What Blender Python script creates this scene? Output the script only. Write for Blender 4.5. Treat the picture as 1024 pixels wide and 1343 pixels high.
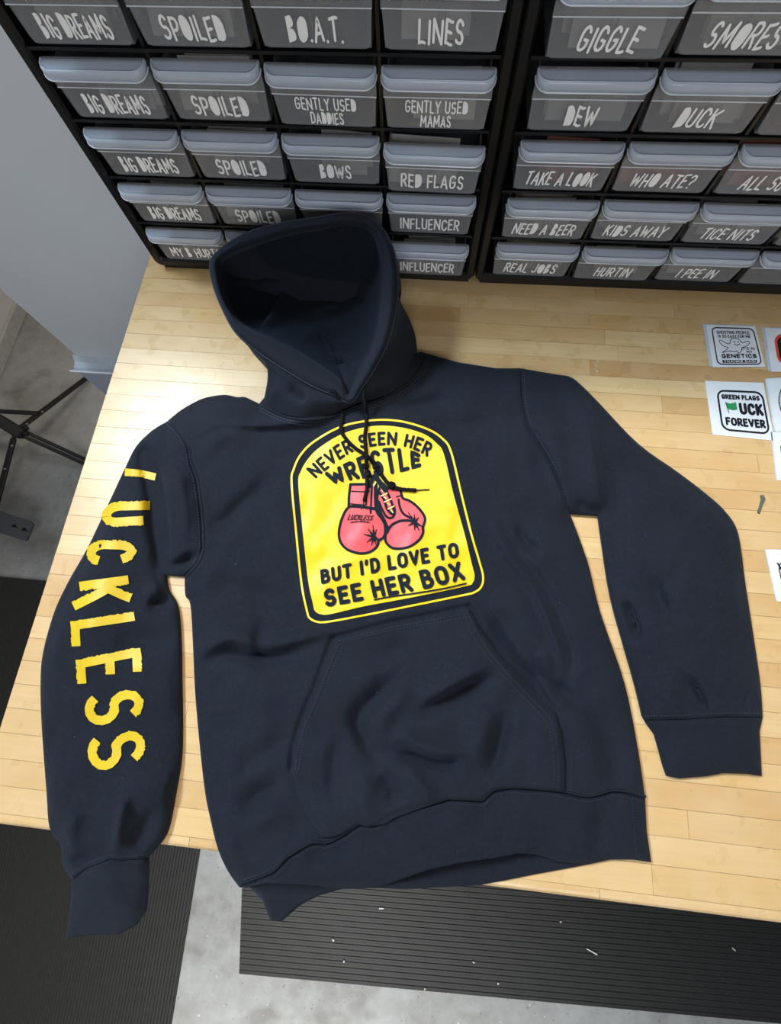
import bpy, bmesh, math, random
import numpy as np
from mathutils import Vector, Matrix
from mathutils.geometry import delaunay_2d_cdt
random.seed(7); np.random.seed(7)
scene = bpy.context.scene
for o in list(bpy.data.objects): bpy.data.objects.remove(o)
col = scene.collection

# ------------------------------------------------------------------ camera
F = 568.4938
CAM = np.array([0.42434943, -0.53987953, 0.54540280])
RM = np.array([[0.9952653043, 0.0918441551, -0.0318060558],
               [0.0788117633, -0.9540995089, -0.2889339598],
               [-0.0568830376, 0.2850592541, -0.9568205379]])
cd = bpy.data.cameras.new('camera'); cam = bpy.data.objects.new('camera', cd); col.objects.link(cam)
cd.sensor_fit = 'HORIZONTAL'; cd.sensor_width = 36; cd.lens = F/1024*36; cd.clip_start = .01
m = Matrix.Identity(4)
for i in range(3):
    m[i][0] = RM[0][i]; m[i][1] = -RM[1][i]; m[i][2] = -RM[2][i]; m[i][3] = CAM[i]
cam.matrix_world = m
scene.camera = cam

# ------------------------------------------------------------------ world, lights, exposure
w = bpy.data.worlds.new('world'); scene.world = w; w.use_nodes = True
bg = w.node_tree.nodes['Background']; bg.inputs[0].default_value = (.86, .93, 1, 1); bg.inputs[1].default_value = .20

def area(name, loc, target, size, size_y, power, color, spread=180):
    l = bpy.data.lights.new(name, 'AREA'); l.shape = 'RECTANGLE'; l.size = size; l.size_y = size_y
    l.energy = power; l.color = color; l.spread = math.radians(spread)
    o = bpy.data.objects.new(name, l); col.objects.link(o); o.location = loc
    o.rotation_euler = (Vector(target)-Vector(loc)).to_track_quat('-Z', 'Y').to_euler()
    return o
area('window_light', (-1.50, .50, 1.90), (.0, -.32, 0), 1.2, 1.2, 52, (.68, .85, 1), 70)
area('ceiling_panel_light', (.65, .70, 1.8), (.45, -.35, 0), .8, .35, 23, (1, .85, .70))
area('room_light', (.7, -2.3, 1.15), (.4, 0, .15), 1.3, .8, 19, (.93, .96, 1))
area('front_floor_fill', (.1, -2.0, 1.9), (.15, -1.75, -.9), .5, .5, 6.5, (1, .97, .92), 50)  # added fill that brightens the floor in front of the bench
scene.view_settings.view_transform = 'Standard'; scene.view_settings.look = 'None'
scene.view_settings.gamma = 1; scene.view_settings.use_curve_mapping = False
scene.view_settings.exposure = 0.0

# ------------------------------------------------------------------ helpers
def AT(u, v, z):
    """photo pixel + height -> world, numpy arrays"""
    u = np.asarray(u, float); v = np.asarray(v, float); z = np.asarray(z, float)*np.ones_like(u)
    d = np.stack([(u-512)/F, (v-671.5)/F, np.ones_like(u)], -1) @ RM
    s = (z-CAM[2])/d[..., 2]
    return CAM + s[..., None]*d
def on_y(u, v, y):
    d = np.array([(u-512)/F, (v-671.5)/F, 1.0]) @ RM
    return CAM + (y-CAM[1])/d[1]*d
def C(s, ox, oy, pts): return [(x/s+ox, y/s+oy) for x, y in pts]

def link(name, me, mat, parent=None, smooth=False):
    o = bpy.data.objects.new(name, me); col.objects.link(o)
    if mat and not me.materials: me.materials.append(mat)
    if parent: o.parent = parent
    if smooth:
        for p in me.polygons: p.use_smooth = True
    return o
def mesh(name, V, Fc, mat, parent=None, smooth=False):
    me = bpy.data.meshes.new(name); me.from_pydata([tuple(map(float, v)) for v in V], [], Fc); me.update()
    return link(name, me, mat, parent, smooth)
def obj(name, bm, mat, parent=None, smooth=False):
    me = bpy.data.meshes.new(name); bmesh.ops.recalc_face_normals(bm, faces=bm.faces); bm.to_mesh(me); bm.free()
    return link(name, me, mat, parent, smooth)
def tag(o, label=None, cat=None, group=None, kind=None):
    for k, v in (('label', label), ('category', cat), ('group', group), ('kind', kind)):
        if v: o[k] = v
    return o
def thing(name, label, cat, loc=(0, 0, 0), group=None):
    o = bpy.data.objects.new(name, None); col.objects.link(o); o.location = loc; o.empty_display_size = .05
    return tag(o, label, cat, group)
def box(bm, x0, x1, y0, y1, z0, z1, bev=0, seg=1):
    r = bmesh.ops.create_cube(bm, size=1)
    for v in r['verts']:
        v.co = ((x0+x1)/2+v.co.x*(x1-x0), (y0+y1)/2+v.co.y*(y1-y0), (z0+z1)/2+v.co.z*(z1-z0))
    if bev:
        es = list({e for v in r['verts'] for e in v.link_edges})
        bmesh.ops.bevel(bm, geom=es, offset=bev, segments=seg, affect='EDGES', profile=.5)
def bar(bm, a, b, wd, th, up=(0, 0, 1), bev=0):
    """rectangular bar from a to b"""
    a = Vector(a); b = Vector(b); d = b-a; L = d.length; d.normalize()
    s = d.cross(Vector(up)).normalized(); t = s.cross(d)
    M = Matrix((s, d, t)).transposed().to_4x4(); M.translation = (a+b)/2
    t0 = bmesh.new(); box(t0, -wd/2, wd/2, -L/2, L/2, -th/2, th/2, bev)
    t0.transform(M); me = bpy.data.meshes.new('tmp'); t0.to_mesh(me); t0.free(); bm.from_mesh(me); bpy.data.meshes.remove(me)
def tube(bm, pts, r, n=8, cap=True):
    pts = [Vector(p) for p in pts]; rings = []
    up = Vector((0, 0, 1))
    for i, p in enumerate(pts):
        d = (pts[min(i+1, len(pts)-1)]-pts[max(i-1, 0)]).normalized()
        s = d.cross(up)
        if s.length < 1e-3: s = d.cross(Vector((1, 0, 0)))
        s.normalize(); t = s.cross(d)
        rr = r(i/(len(pts)-1)) if callable(r) else r
        rings.append([bm.verts.new(p+s*rr*math.cos(a)+t*rr*math.sin(a)) for a in [2*math.pi*k/n for k in range(n)]])
    for A, B in zip(rings, rings[1:]):
        for k in range(n): bm.faces.new((A[k], A[(k+1) % n], B[(k+1) % n], B[k]))
    if cap: bm.faces.new(rings[0][::-1]); bm.faces.new(rings[-1])

# ------------------------------------------------------------------ materials
class NT:
    def __init__(s, name):
        s.m = bpy.data.materials.new(name); s.m.use_nodes = True; s.t = s.m.node_tree; s.p = s.t.nodes['Principled BSDF']
    def n(s, typ, **kw):
        nd = s.t.nodes.new(typ)
        for k, v in kw.items():
            if k in nd.inputs: nd.inputs[k].default_value = v
            else: setattr(nd, k, v)
        return nd
    def l(s, a, b): s.t.links.new(a, b)
    def tex(s, coord='Object', scale=(1, 1, 1), off=None):
        tc = s.n('ShaderNodeTexCoord'); mp = s.n('ShaderNodeMapping'); mp.inputs['Scale'].default_value = scale
        s.l(tc.outputs[coord], mp.inputs['Vector'])
        if off: s.l(off, mp.inputs['Location'])
        return mp.outputs[0]
    def noise(s, vec, scale, detail=4, rough=.5, dist=0):
        nd = s.n('ShaderNodeTexNoise'); nd.inputs['Scale'].default_value = scale; nd.inputs['Detail'].default_value = detail
        nd.inputs['Roughness'].default_value = rough; nd.inputs['Distortion'].default_value = dist
        s.l(vec, nd.inputs['Vector']); return nd.outputs['Fac']
    def ramp(s, fac, stops):
        r = s.n('ShaderNodeValToRGB'); e = r.color_ramp.elements
        while len(e) < len(stops): e.new(.5)
        for k, (p, c) in enumerate(stops): e[k].position = p; e[k].color = (*c, 1) if len(c) == 3 else c
        s.l(fac, r.inputs[0]); return r.outputs[0]
    def mix(s, fac, a, b, mode='MIX'):
        x = s.n('ShaderNodeMix', data_type='RGBA', blend_type=mode)
        for val, idx in ((fac, 0), (a, 6), (b, 7)):
            if hasattr(val, 'is_output'): s.l(val, x.inputs[idx])
            else: x.inputs[idx].default_value = val if idx == 0 else (*val, 1)
        return x.outputs[2]
    def bump(s, h, strength, dist=.001):
        b = s.n('ShaderNodeBump'); b.inputs['Strength'].default_value = strength; b.inputs['Distance'].default_value = dist
        s.l(h, b.inputs['Height']); s.l(b.outputs[0], s.p.inputs['Normal'])
def simple(name, c, rough=.5, metal=0, spec=.5, nscale=60, var=.12, bump=0, alpha=1, coat=0):
    t = NT(name); v = t.tex(); f = t.noise(v, nscale, 3)
    lo = tuple(x*(1-var) for x in c); hi = tuple(min(1, x*(1+var)) for x in c)
    t.l(t.ramp(f, [(.3, lo), (.7, hi)]), t.p.inputs['Base Color'])
    t.p.inputs['Roughness'].default_value = rough; t.p.inputs['Metallic'].default_value = metal
    t.p.inputs['Specular IOR Level'].default_value = spec; t.p.inputs['Alpha'].default_value = alpha
    t.p.inputs['Coat Weight'].default_value = coat
    if bump: t.bump(f, bump)
    return t.m

def fabric(name, c, sc=1.0):
    t = NT(name); v = t.tex()
    f = t.noise(v, 9, 4); f2 = t.noise(v, 260, 2)
    base = t.ramp(f, [(.3, tuple(x*.85 for x in c)), (.7, tuple(x*1.15 for x in c))])
    base = t.mix(t.ramp(f2, [(.35, (0, 0, 0)), (.7, (.5, .5, .5))]), base, tuple(x*1.5+.002 for x in c))
    lint = t.ramp(t.noise(v, 420, 1), [(.80, (0, 0, 0)), (.815, (.25, .25, .25))])
    base = t.mix(lint, base, (.3, .33, .38))
    t.l(base, t.p.inputs['Base Color'])
    t.p.inputs['Roughness'].default_value = .88; t.p.inputs['Specular IOR Level'].default_value = .14
    t.p.inputs['Sheen Weight'].default_value = .05; t.p.inputs['Sheen Roughness'].default_value = .45
    t.p.inputs['Sheen Tint'].default_value = (.6, .75, 1, 1)
    ww = t.noise(v, 900, 2); t.bump(ww, .35, .0012)
    return t.m
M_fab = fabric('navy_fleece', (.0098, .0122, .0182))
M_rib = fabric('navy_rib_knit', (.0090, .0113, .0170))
M_lin_shade = fabric('shaded_lining_fleece', (.0060, .0084, .0135))  # same navy fleece, the hood interior's shade put into the colour
M_thread = simple('navy_thread', (.026, .036, .054), .8)
M_cord = simple('black_cord', (.0035, .0035, .0045), .8, spec=.2, bump=.2)
M_aglet = simple('worn_aglet', (.05, .045, .03), .35, metal=.4)
M_yel = simple('yellow_vinyl', (.80, .56, .004), .45, nscale=35, var=.02, bump=.05)
M_yel2 = simple('sleeve_yellow_vinyl', (.68, .46, .010), .5, nscale=35, var=.05, bump=.05)
M_red = simple('coral_red_vinyl', (.80, .075, .085), .45, var=.03)
M_ink = simple('navy_print_ink', (.008, .012, .020), .85, spec=.2)
M_pale = simple('pale_yellow_vinyl', (.9, .85, .25), .45)

def wood(name, edge=False):
    t = NT(name); oi = t.n('ShaderNodeObjectInfo')
    cmb = t.n('ShaderNodeCombineXYZ')
    mm = t.n('ShaderNodeMath', operation='MULTIPLY'); mm.inputs[1].default_value = 37.0
    t.l(oi.outputs['Random'], mm.inputs[0])
    for k in range(3): t.l(mm.outputs[0], cmb.inputs[k])
    v = t.tex('Object', (1, 1, 1), cmb.outputs[0])
    vg = t.tex('Object', (3, 55, 3), cmb.outputs[0])
    tint = t.ramp(oi.outputs['Random'], [(0, (.66, .41, .165)), (.2, (.57, .33, .12)), (.4, (.71, .47, .21)), (.6, (.61, .37, .145)), (.8, (.74, .51, .24)), (1, (.53, .29, .10))])
    g = t.noise(vg, 4, 6, .6, .4)
    base = t.mix(t.ramp(g, [(.35, (.0, .0, .0)), (.75, (.45, .45, .45))]), tint, (.50, .28, .11))
    cl = t.noise(v, 14, 3)
    base = t.mix(t.ramp(cl, [(.25, (0, 0, 0)), (.8, (.34, .34, .34))]), base, (.85, .68, .44))
    kn = t.ramp(t.noise(t.tex('Object', (22, 120, 20), cmb.outputs[0]), 1.0, 2), [(.73, (0, 0, 0)), (.86, (.16, .16, .16))])
    base = t.mix(kn, base, (.33, .16, .06))
    t.l(base, t.p.inputs['Base Color'])
    t.p.inputs['Roughness'].default_value = .42; t.p.inputs['Specular IOR Level'].default_value = .5
    rr = t.ramp(t.noise(v, 40, 4), [(.3, (.24, .24, .24)), (.7, (.38, .38, .38))]); t.l(rr, t.p.inputs['Roughness'])
    t.bump(g, .12, .0006)
    return t.m
M_wood = wood('maple_butcher_block')
M_glue = simple('dark_glue_line', (.32, .19, .08), .7)

def concrete():
    t = NT('concrete'); v = t.tex('Object')
    a = t.noise(v, 2.2, 8, .6, .5); b = t.noise(v, 22, 6, .65); c = t.noise(v, 110, 2)
    base = t.ramp(a, [(.3, (.17, .16, .14)), (.5, (.26, .255, .24)), (.7, (.36, .365, .36))])
    base = t.mix(t.ramp(b, [(.3, (.0, .0, .0)), (.75, (.5, .5, .5))]), base, (.47, .48, .47))
    base = t.mix(t.ramp(c, [(.68, (0, 0, 0)), (.72, (.7, .7, .7))]), base, (.09, .085, .08))
    base = t.mix(t.ramp(t.noise(v, 75, 1), [(.78, (0, 0, 0)), (.80, (.6, .6, .6))]), base, (.7, .7, .68))
    base = t.mix(t.ramp(t.noise(t.tex('Object', (1, 1.4, 1)), 6, 3), [(.62, (0, 0, 0)), (.72, (.5, .5, .5))]), base, (.12, .105, .085))
    t.l(base, t.p.inputs['Base Color']); t.p.inputs['Roughness'].default_value = .55; t.bump(b, .15, .002)
    return t.m
M_conc = concrete()
M_wall = simple('white_wall_paint', (.62, .60, .57), .7, nscale=8, var=.03)
M_base = simple('grey_baseboard', (.42, .41, .38), .6)
M_board = simple('pale_grey_panel', (.70, .74, .79), .4, nscale=3, var=.03)
M_rail = simple('clear_plastic_tray', (.62, .70, .80), .2, var=.06, alpha=.75)
M_pvc = simple('grey_plastic_skirt', (.42, .47, .57), .3, var=.05)
M_black = simple('black_cabinet_plastic', (.004, .004, .005), .33, nscale=300, bump=.1)
M_metal = simple('black_powder_coat', (.003, .003, .0035), .55, nscale=200, bump=.1)
M_rivet = simple('steel_rivet', (.5, .5, .5), .3, metal=1)
M_plate = simple('dark_grey_steel', (.055, .056, .066), .5)
M_rubber = simple('black_rubber', (.010, .0095, .0085), .55, nscale=120, var=.3, bump=.15)
M_speck = simple('white_debris', (.7, .7, .66), .7)

def poly_mat(name, c, alpha, rough):
    t = NT(name); v = t.tex(); f = t.noise(v, 30, 3)
    t.l(t.ramp(f, [(.3, tuple(x*.93 for x in c)), (.7, c)]), t.p.inputs['Base Color'])
    t.p.inputs['Roughness'].default_value = rough; t.p.inputs['Alpha'].default_value = alpha
    t.p.inputs['Specular IOR Level'].default_value = .6
    return t.m
M_draw = poly_mat('milky_drawer_plastic', (.33, .34, .36), .36, .25)
M_lip_lit = poly_mat('lit_drawer_lip', (.64, .72, .85), .64, .14)  # same plastic as the drawer, coloured paler and bluer as if lit from above
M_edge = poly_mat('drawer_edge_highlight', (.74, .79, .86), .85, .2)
M_white = simple('white_vinyl', (.93, .93, .93), .5, var=.02)
M_paper = simple('glossy_white_paper', (.82, .84, .87), .3, var=.03)
M_film = simple('clear_release_film', (.70, .76, .86), .15, var=.05, alpha=.8)
M_green = simple('green_print', (.02, .28, .09), .4)
M_blackink = simple('black_print', (.008, .010, .015), .6, spec=.2)
M_redink = simple('red_print', (.75, .07, .05), .4)
CARD = [simple('sticker_card_pale', (.62, .60, .56), .5, var=.1), simple('sticker_card_dark', (.05, .05, .055), .5, var=.2),
        simple('sticker_card_coral', (.55, .20, .14), .5, var=.15), simple('sticker_card_cream', (.55, .52, .38), .5, var=.12)]

# ------------------------------------------------------------------ stroke lettering
def arc(cx, cy, rx, ry, a0, a1, n=10):
    return [(cx+rx*math.cos(math.radians(a0+(a1-a0)*k/n)), cy+ry*math.sin(math.radians(a0+(a1-a0)*k/n))) for k in range(n+1)]
G = {
'A': (.70, [[(0, 0), (.35, 1), (.70, 0)], [(.13, .32), (.57, .32)]]),
'B': (.58, [[(0, 0), (0, 1)]+arc(.26, .77, .23, .23, 90, -90)+[(0, .53)], [(0, .53)]+arc(.32, .265, .26, .265, 90, -90)+[(0, 0)]]),
'C': (.60, [arc(.32, .68, .30, .32, 20, 180, 8)+arc(.32, .32, .30, .32, 180, 340, 8)]),
'D': (.60, [[(0, 0), (0, 1)]+arc(.22, .62, .38, .38, 90, 0, 6)+arc(.22, .38, .38, .38, 0, -90, 6)+[(0, 0)]]),
'E': (.50, [[(.50, 1), (0, 1), (0, 0), (.50, 0)], [(0, .52), (.42, .52)]]),
'F': (.50, [[(.50, 1), (0, 1), (0, 0)], [(0, .52), (.42, .52)]]),
'G': (.64, [arc(.32, .68, .30, .32, 25, 180, 8)+arc(.32, .32, .30, .32, 180, 350, 8)+[(.62, .45), (.36, .45)]]),
'H': (.60, [[(0, 0), (0, 1)], [(.60, 0), (.60, 1)], [(0, .5), (.60, .5)]]),
'I': (.06, [[(.03, 0), (.03, 1)]]),
'J': (.45, [[(.45, 1), (.45, .25)]+arc(.225, .22, .225, .22, 0, -170, 6)]),
'K': (.58, [[(0, 0), (0, 1)], [(.56, 1), (.05, .46)], [(.18, .58), (.58, 0)]]),
'L': (.48, [[(0, 1), (0, 0), (.48, 0)]]),
'M': (.90, [[(0, 0), (.08, 1)], [(.08, 1), (.45, .25), (.82, 1)], [(.82, 1), (.90, 0)]]),
'N': (.70, [[(0, 0), (0, 1)], [(0, 1), (.70, 0)], [(.70, 0), (.70, 1)]]),
'O': (.66, [arc(.33, .66, .33, .34, 0, 180, 10)+arc(.33, .34, .33, .34, 180, 360, 10)+[(.66, .66)]]),
'P': (.56, [[(0, 0), (0, 1)]+arc(.28, .73, .28, .27, 90, -90)+[(0, .46)]]),
'R': (.58, [[(0, 0), (0, 1)]+arc(.28, .74, .27, .26, 90, -90)+[(0, .48)], [(.24, .48), (.58, 0)]]),
'S': (.56, [arc(.29, .74, .26, .26, 30, 250, 9)+arc(.27, .26, .28, .26, 70, -150, 9)]),
'T': (.60, [[(0, 1), (.60, 1)], [(.30, 1), (.30, 0)]]),
'U': (.60, [[(0, 1), (0, .3)]+arc(.30, .3, .30, .3, 180, 360, 9)+[(.60, 1)]]),
'V': (.66, [[(0, 1), (.33, 0), (.66, 1)]]),
'W': (.95, [[(0, 1), (.22, 0), (.475, .75), (.73, 0), (.95, 1)]]),
'X': (.62, [[(0, 0), (.62, 1)], [(0, 1), (.62, 0)]]),
'Y': (.62, [[(0, 1), (.31, .48), (.62, 1)], [(.31, .48), (.31, 0)]]),
'?': (.50, [arc(.25, .76, .25, .24, 170, -60, 8)+[(.25, .42), (.25, .28)], [(.25, .02), (.25, 0)]]),
'.': (.02, [[(.01, .0), (.01, .02)]]),
'!': (.02, [[(.01, .3), (.01, 1)], [(.01, 0), (.01, .02)]]),
"'": (.04, [[(.04, 1), (.0, .75)]]),
'|': (.0, []),
}
FILL = {'B': [[(-.08, .50), (-.08, 1.08)]+arc(.24, .81, .27, .27, 90, -75), [(-.08, -.08), (-.08, .56)]+arc(.28, .21, .34, .29, 80, -90)],
        'D': G['D'][1], 'O': G['O'][1], 'P': [G['P'][1][0][1:]], 'R': [G['R'][1][0][1:]], 'A': [[(.13, .32), (.35, 1), (.57, .32)]]}
def layout(text, gap=.24, space=.42):
    x = 0; S = []; FL = []
    for i, ch in enumerate(text):
        if ch == ' ': x += space; continue
        up = ch.upper(); wd, st = G[up]
        if ch != 'b':
            for s in st: S.append([(a+x, b) for a, b in s])
        if ch != up:
            for s in FILL[up]: FL.append([(a+x, b) for a, b in s])
        x += wd+gap
    return S, FL, max(x-gap, .01)
def densify(p, step):
    out = [p[0]]
    for a, b in zip(p, p[1:]):
        n = max(1, int(math.ceil(math.dist(a, b)/step)))
        out += [(a[0]+(b[0]-a[0])*k/n, a[1]+(b[1]-a[1])*k/n) for k in range(1, n+1)]
    return out
class Flat:
    """flat lettering drawn as ribbons in 2D, mapped to 3D at the end"""
    def __init__(s): s.V = []; s.F = []; s.E = []
    def fan(s, pts):
        c = (sum(p[0] for p in pts)/len(pts), sum(p[1] for p in pts)/len(pts)); k = len(s.V); s.E.append(k)
        s.V.append(c); s.V += pts; n = len(pts)
        for i in range(n): s.F.append((k, k+1+i, k+1+(i+1) % n))
    def dot(s, p, r, n=10):
        s.fan([(p[0]+r*math.cos(2*math.pi*k/n), p[1]+r*math.sin(2*math.pi*k/n)) for k in range(n)])
    def stroke(s, p, wd, step=3, closed=False, cap=True, jit=0):
        p = densify(p, step)
        q = [p[0]]
        for a in p[1:]:
            if math.dist(a, q[-1]) > 1e-6: q.append(a)
        p = q; n = len(p)
        if n < 2: s.dot(p[0], wd/2); return
        k0 = len(s.V); s.E.append(k0)
        for i in range(n):
            if closed: a = p[i-1]; b = p[(i+1) % n]
            else: a = p[max(i-1, 0)]; b = p[min(i+1, n-1)]
            # true mitre for corners
            d1 = (p[i][0]-a[0], p[i][1]-a[1]); d2 = (b[0]-p[i][0], b[1]-p[i][1])
            l1 = math.hypot(*d1) or 1; l2 = math.hypot(*d2) or 1
            u1 = (d1[0]/l1, d1[1]/l1) if math.hypot(*d1) > 0 else (d2[0]/l2, d2[1]/l2)
            u2 = (d2[0]/l2, d2[1]/l2) if math.hypot(*d2) > 0 else u1
            mx, my = u1[0]+u2[0], u1[1]+u2[1]; L = math.hypot(mx, my)
            if L < .3: nx, ny = -u1[1], u1[0]; sc = 1
            else:
                nx, ny = -my/L, mx/L; sc = min(1.25, 2/L)
            h = wd/2*sc; ja = 1+jit*random.uniform(-1, 1); jb = 1+jit*.15*random.uniform(-1, 1)
            s.V.append((p[i][0]+nx*h*ja, p[i][1]+ny*h*ja)); s.V.append((p[i][0]-nx*h*jb, p[i][1]-ny*h*jb))
        for i in range(n-1+(1 if closed else 0)):
            a = k0+2*i; b = k0+2*((i+1) % n); s.F.append((a, a+1, b+1, b))
        if cap and not closed:
            s.dot(p[0], wd/2); s.dot(p[-1], wd/2)
    def text(s, txt, fn, wd, step=3, gap=.24, space=.42, jit=0):
        """fn maps (0..1 along, 0..1 up) to target 2D"""
        S, FL, W = layout(txt, gap, space)
        for st in S: s.stroke([fn(a/W, b) for a, b in densify(st, .12)], wd, step, jit=jit)
        for st in FL: s.fan([fn(a/W, b) for a, b in st])
    def build(s, name, to3d, mat, parent, thick=0):
        # every stroke lies a few microns above the one before, so none coincide
        A = np.array(s.V); lev = np.searchsorted(np.array(s.E), np.arange(len(A)), side='right')*5e-6
        P = to3d(A); ax = 1 if thick else 2; P[:, ax] += -lev if thick else lev
        return mesh(name, P, s.F, mat, parent)
def lerp(a, b, t): return (a[0]+(b[0]-a[0])*t, a[1]+(b[1]-a[1])*t)
def curve_at(pts, t):
    L = [0]
    for a, b in zip(pts, pts[1:]): L.append(L[-1]+math.dist(a, b))
    d = t*L[-1]
    for i in range(len(pts)-1):
        if d <= L[i+1] or i == len(pts)-2:
            return lerp(pts[i], pts[i+1], (d-L[i])/(L[i+1]-L[i]))
def smooth_curve(pts, n=40, closed=False):
    """Catmull-Rom through pts (any dimension)"""
    P = np.array(pts, float); N = len(P); out = []
    for k in range(n if closed else n+1):
        t = k/n*(N if closed else N-1); i = int(t); f = t-i
        if not closed and i >= N-1: i = N-2; f = 1.0
        g = (lambda j: P[j % N]) if closed else (lambda j: P[min(max(j, 0), N-1)])
        a, b, c, d = g(i-1), g(i), g(i+1), g(i+2)
        out.append(.5*(2*b+(c-a)*f+(2*a-5*b+4*c-d)*f*f+(3*b-a-3*c+d)*f**3))
    return [tuple(o) for o in out]
def warp(lo, up):
    lo = smooth_curve(lo); up = smooth_curve(up)
    return lambda x, y: lerp(curve_at(lo, x), curve_at(up, x), y)

# ------------------------------------------------------------------ room
FZ = -.9
def struct(name, bm, mat, parent=None):
    o = obj(name, bm, mat, parent); 
    if not parent: o['kind'] = 'structure'
    return o
bm = bmesh.new(); box(bm, -1.27, 2.6, -2.6, 1.1, FZ-.05, FZ); struct('floor', bm, M_conc)
bm = bmesh.new(); box(bm, -1.37, -1.27, -2.6, 1.2, FZ, 1.9); struct('wall_left', bm, M_wall)
bm = bmesh.new(); box(bm, -1.27, 2.6, 1.1, 1.2, FZ, 1.9); struct('wall_back', bm, M_wall)
bm = bmesh.new(); box(bm, -1.27, -1.255, -2.6, 1.1, FZ, FZ+.055, .003); struct('baseboard_left', bm, M_base)

# ------------------------------------------------------------------ workbench with single staves
TX0, TX1, TY0, TY1, TH = -.0408, 1.35, -.7746, .21, .038
bench = thing('workbench', 'pale maple butcher-block workbench top carrying the hoodie and drawer cabinets', 'workbench', (0, 0, 0))
PW = .0266; ys = [TY0]; y = -.0178-28*PW
while y < TY1-.008:
    if y > TY0+.008: ys.append(y)
    y += PW
ys.append(TY1)
def stave(x0, x1, y0, y1, front):
    g = .00022; zt = random.uniform(-.00025, .00005); bm = bmesh.new()
    if front:
        prof = [(y0+.007, zt)]+[(y0+.007-.007*math.sin(a), zt-.007+.007*math.cos(a)) for a in (math.pi/8, math.pi/4, 3*math.pi/8, math.pi/2)]+[(y0, -TH), (y1-g, -TH), (y1-g, zt)]
        A = [bm.verts.new((x0+g, p[0], p[1])) for p in prof]; B = [bm.verts.new((x1-g, p[0], p[1])) for p in prof]
        n = len(prof)
        for k in range(n): bm.faces.new((A[k], A[(k+1) % n], B[(k+1) % n], B[k]))
        bm.faces.new(A[::-1]); bm.faces.new(B)
    else:
        box(bm, x0+g, x1-g, y0+g, y1-g, -TH, zt)
    return obj('stave', bm, M_wood, bench)
for i in range(len(ys)-1):
    x = TX0; first = True
    while x < TX1-.01:
        L = random.uniform(.12, .52) if first else random.uniform(.22, .55)
        x1 = x+L if x+L < TX1-.1 else TX1
        stave(x, x1, ys[i], ys[i+1], i == 0); x = x1; first = False
bm = bmesh.new(); box(bm, TX0+.0006, TX1-.0006, TY0+.009, TY1-.0006, -TH+.001, -.0009); obj('glue_bed', bm, M_glue, bench)
for lx in (TX0+.12, TX1-.10):
    for ly in (TY0+.10, TY1-.06):
        bm = bmesh.new(); box(bm, lx-.03, lx+.03, ly-.03, ly+.03, FZ, -TH, .003); obj('leg', bm, M_metal, bench)
bm = bmesh.new()
box(bm, TX0+.12, TX1-.10, TY1-.08, TY1-.04, -TH-.08, -TH); obj('apron', bm, M_metal, bench)

# ------------------------------------------------------------------ drawer cabinets
P, HH, Z0 = .118, .0637821, .0165
LABELS = {  # [cabinet][row from bottom][column]
 0: [['MY b HURTS', None, None, 'INFLUENCER'], ['bIG dREAMS', 'SPoILEd', None, 'INFLUENCER'],
     ['bIG dREAMS', 'SPoILEd', 'boWS', 'REd FLAGS'], ['bIG dREAMS', 'SPoILEd', 'GENTLY USEd|DAddIES', 'GENTLY USEd|MAMAS'],
     ['bIG dREAMS', 'SPoILEd', 'bo.A.T.', 'LINES'], [None]*4],
 1: [['REAL JobS', 'HURTIN', 'I PEE IN', None], ['NEEd A bEER', 'KIdS AWAY', 'TICE NITS', None],
     ['TAKE A LooK', 'WHo ATE?', 'ALL SUC', None], ['dEW', 'dUCK', 'A', None], ['GIGGLE', 'SMoRES', None, None], [None]*4]}
FRM_W = 4*P+.0385
def frame_mesh():
    bm = bmesh.new(); t = .0165; D = .16; Ht = 6*HH+Z0+.018; r = .012
    # outer rounded tube shell: outline rounded rect, inner rect
    def rr(x0, x1, z0, z1, r, n=5):
        out = []
        for cx, cz, a0 in ((x1-r, z1-r, 0), (x0+r, z1-r, 90), (x0+r, z0+r, 180), (x1-r, z0+r, 270)):
            for k in range(n+1):
                a = math.radians(a0+90*k/n); out.append((cx+r*math.cos(a), cz+r*math.sin(a)))
        return out
    x0, x1 = -.0190, 4*P+.0130
    loops = []
    for (pad, rad, y) in ((0, r, D), (0, r, .003), (-.0025, r-.002, 0), (-.0105, .006, 0), (-.0135, .004, .004), (-.0135, .004, D-.004)):
        loops.append([bm.verts.new((a, y, b)) for a, b in rr(x0-pad, x1+pad, .006-pad, Ht+pad, rad)])
    for A, B in zip(loops, loops[1:]):
        n = len(A)
        for k in range(n): bm.faces.new((A[k], A[(k+1) % n], B[(k+1) % n], B[k]))
    bm.faces.new(loops[0]); bm.faces.new(loops[-1][::-1])
    return bm
LY, LZ, LR = -.0150, .0465, .0125   # reach, lower edge and corner radius of a drawer's scoop handle
W2T, W2B = .0555, .0525
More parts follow.
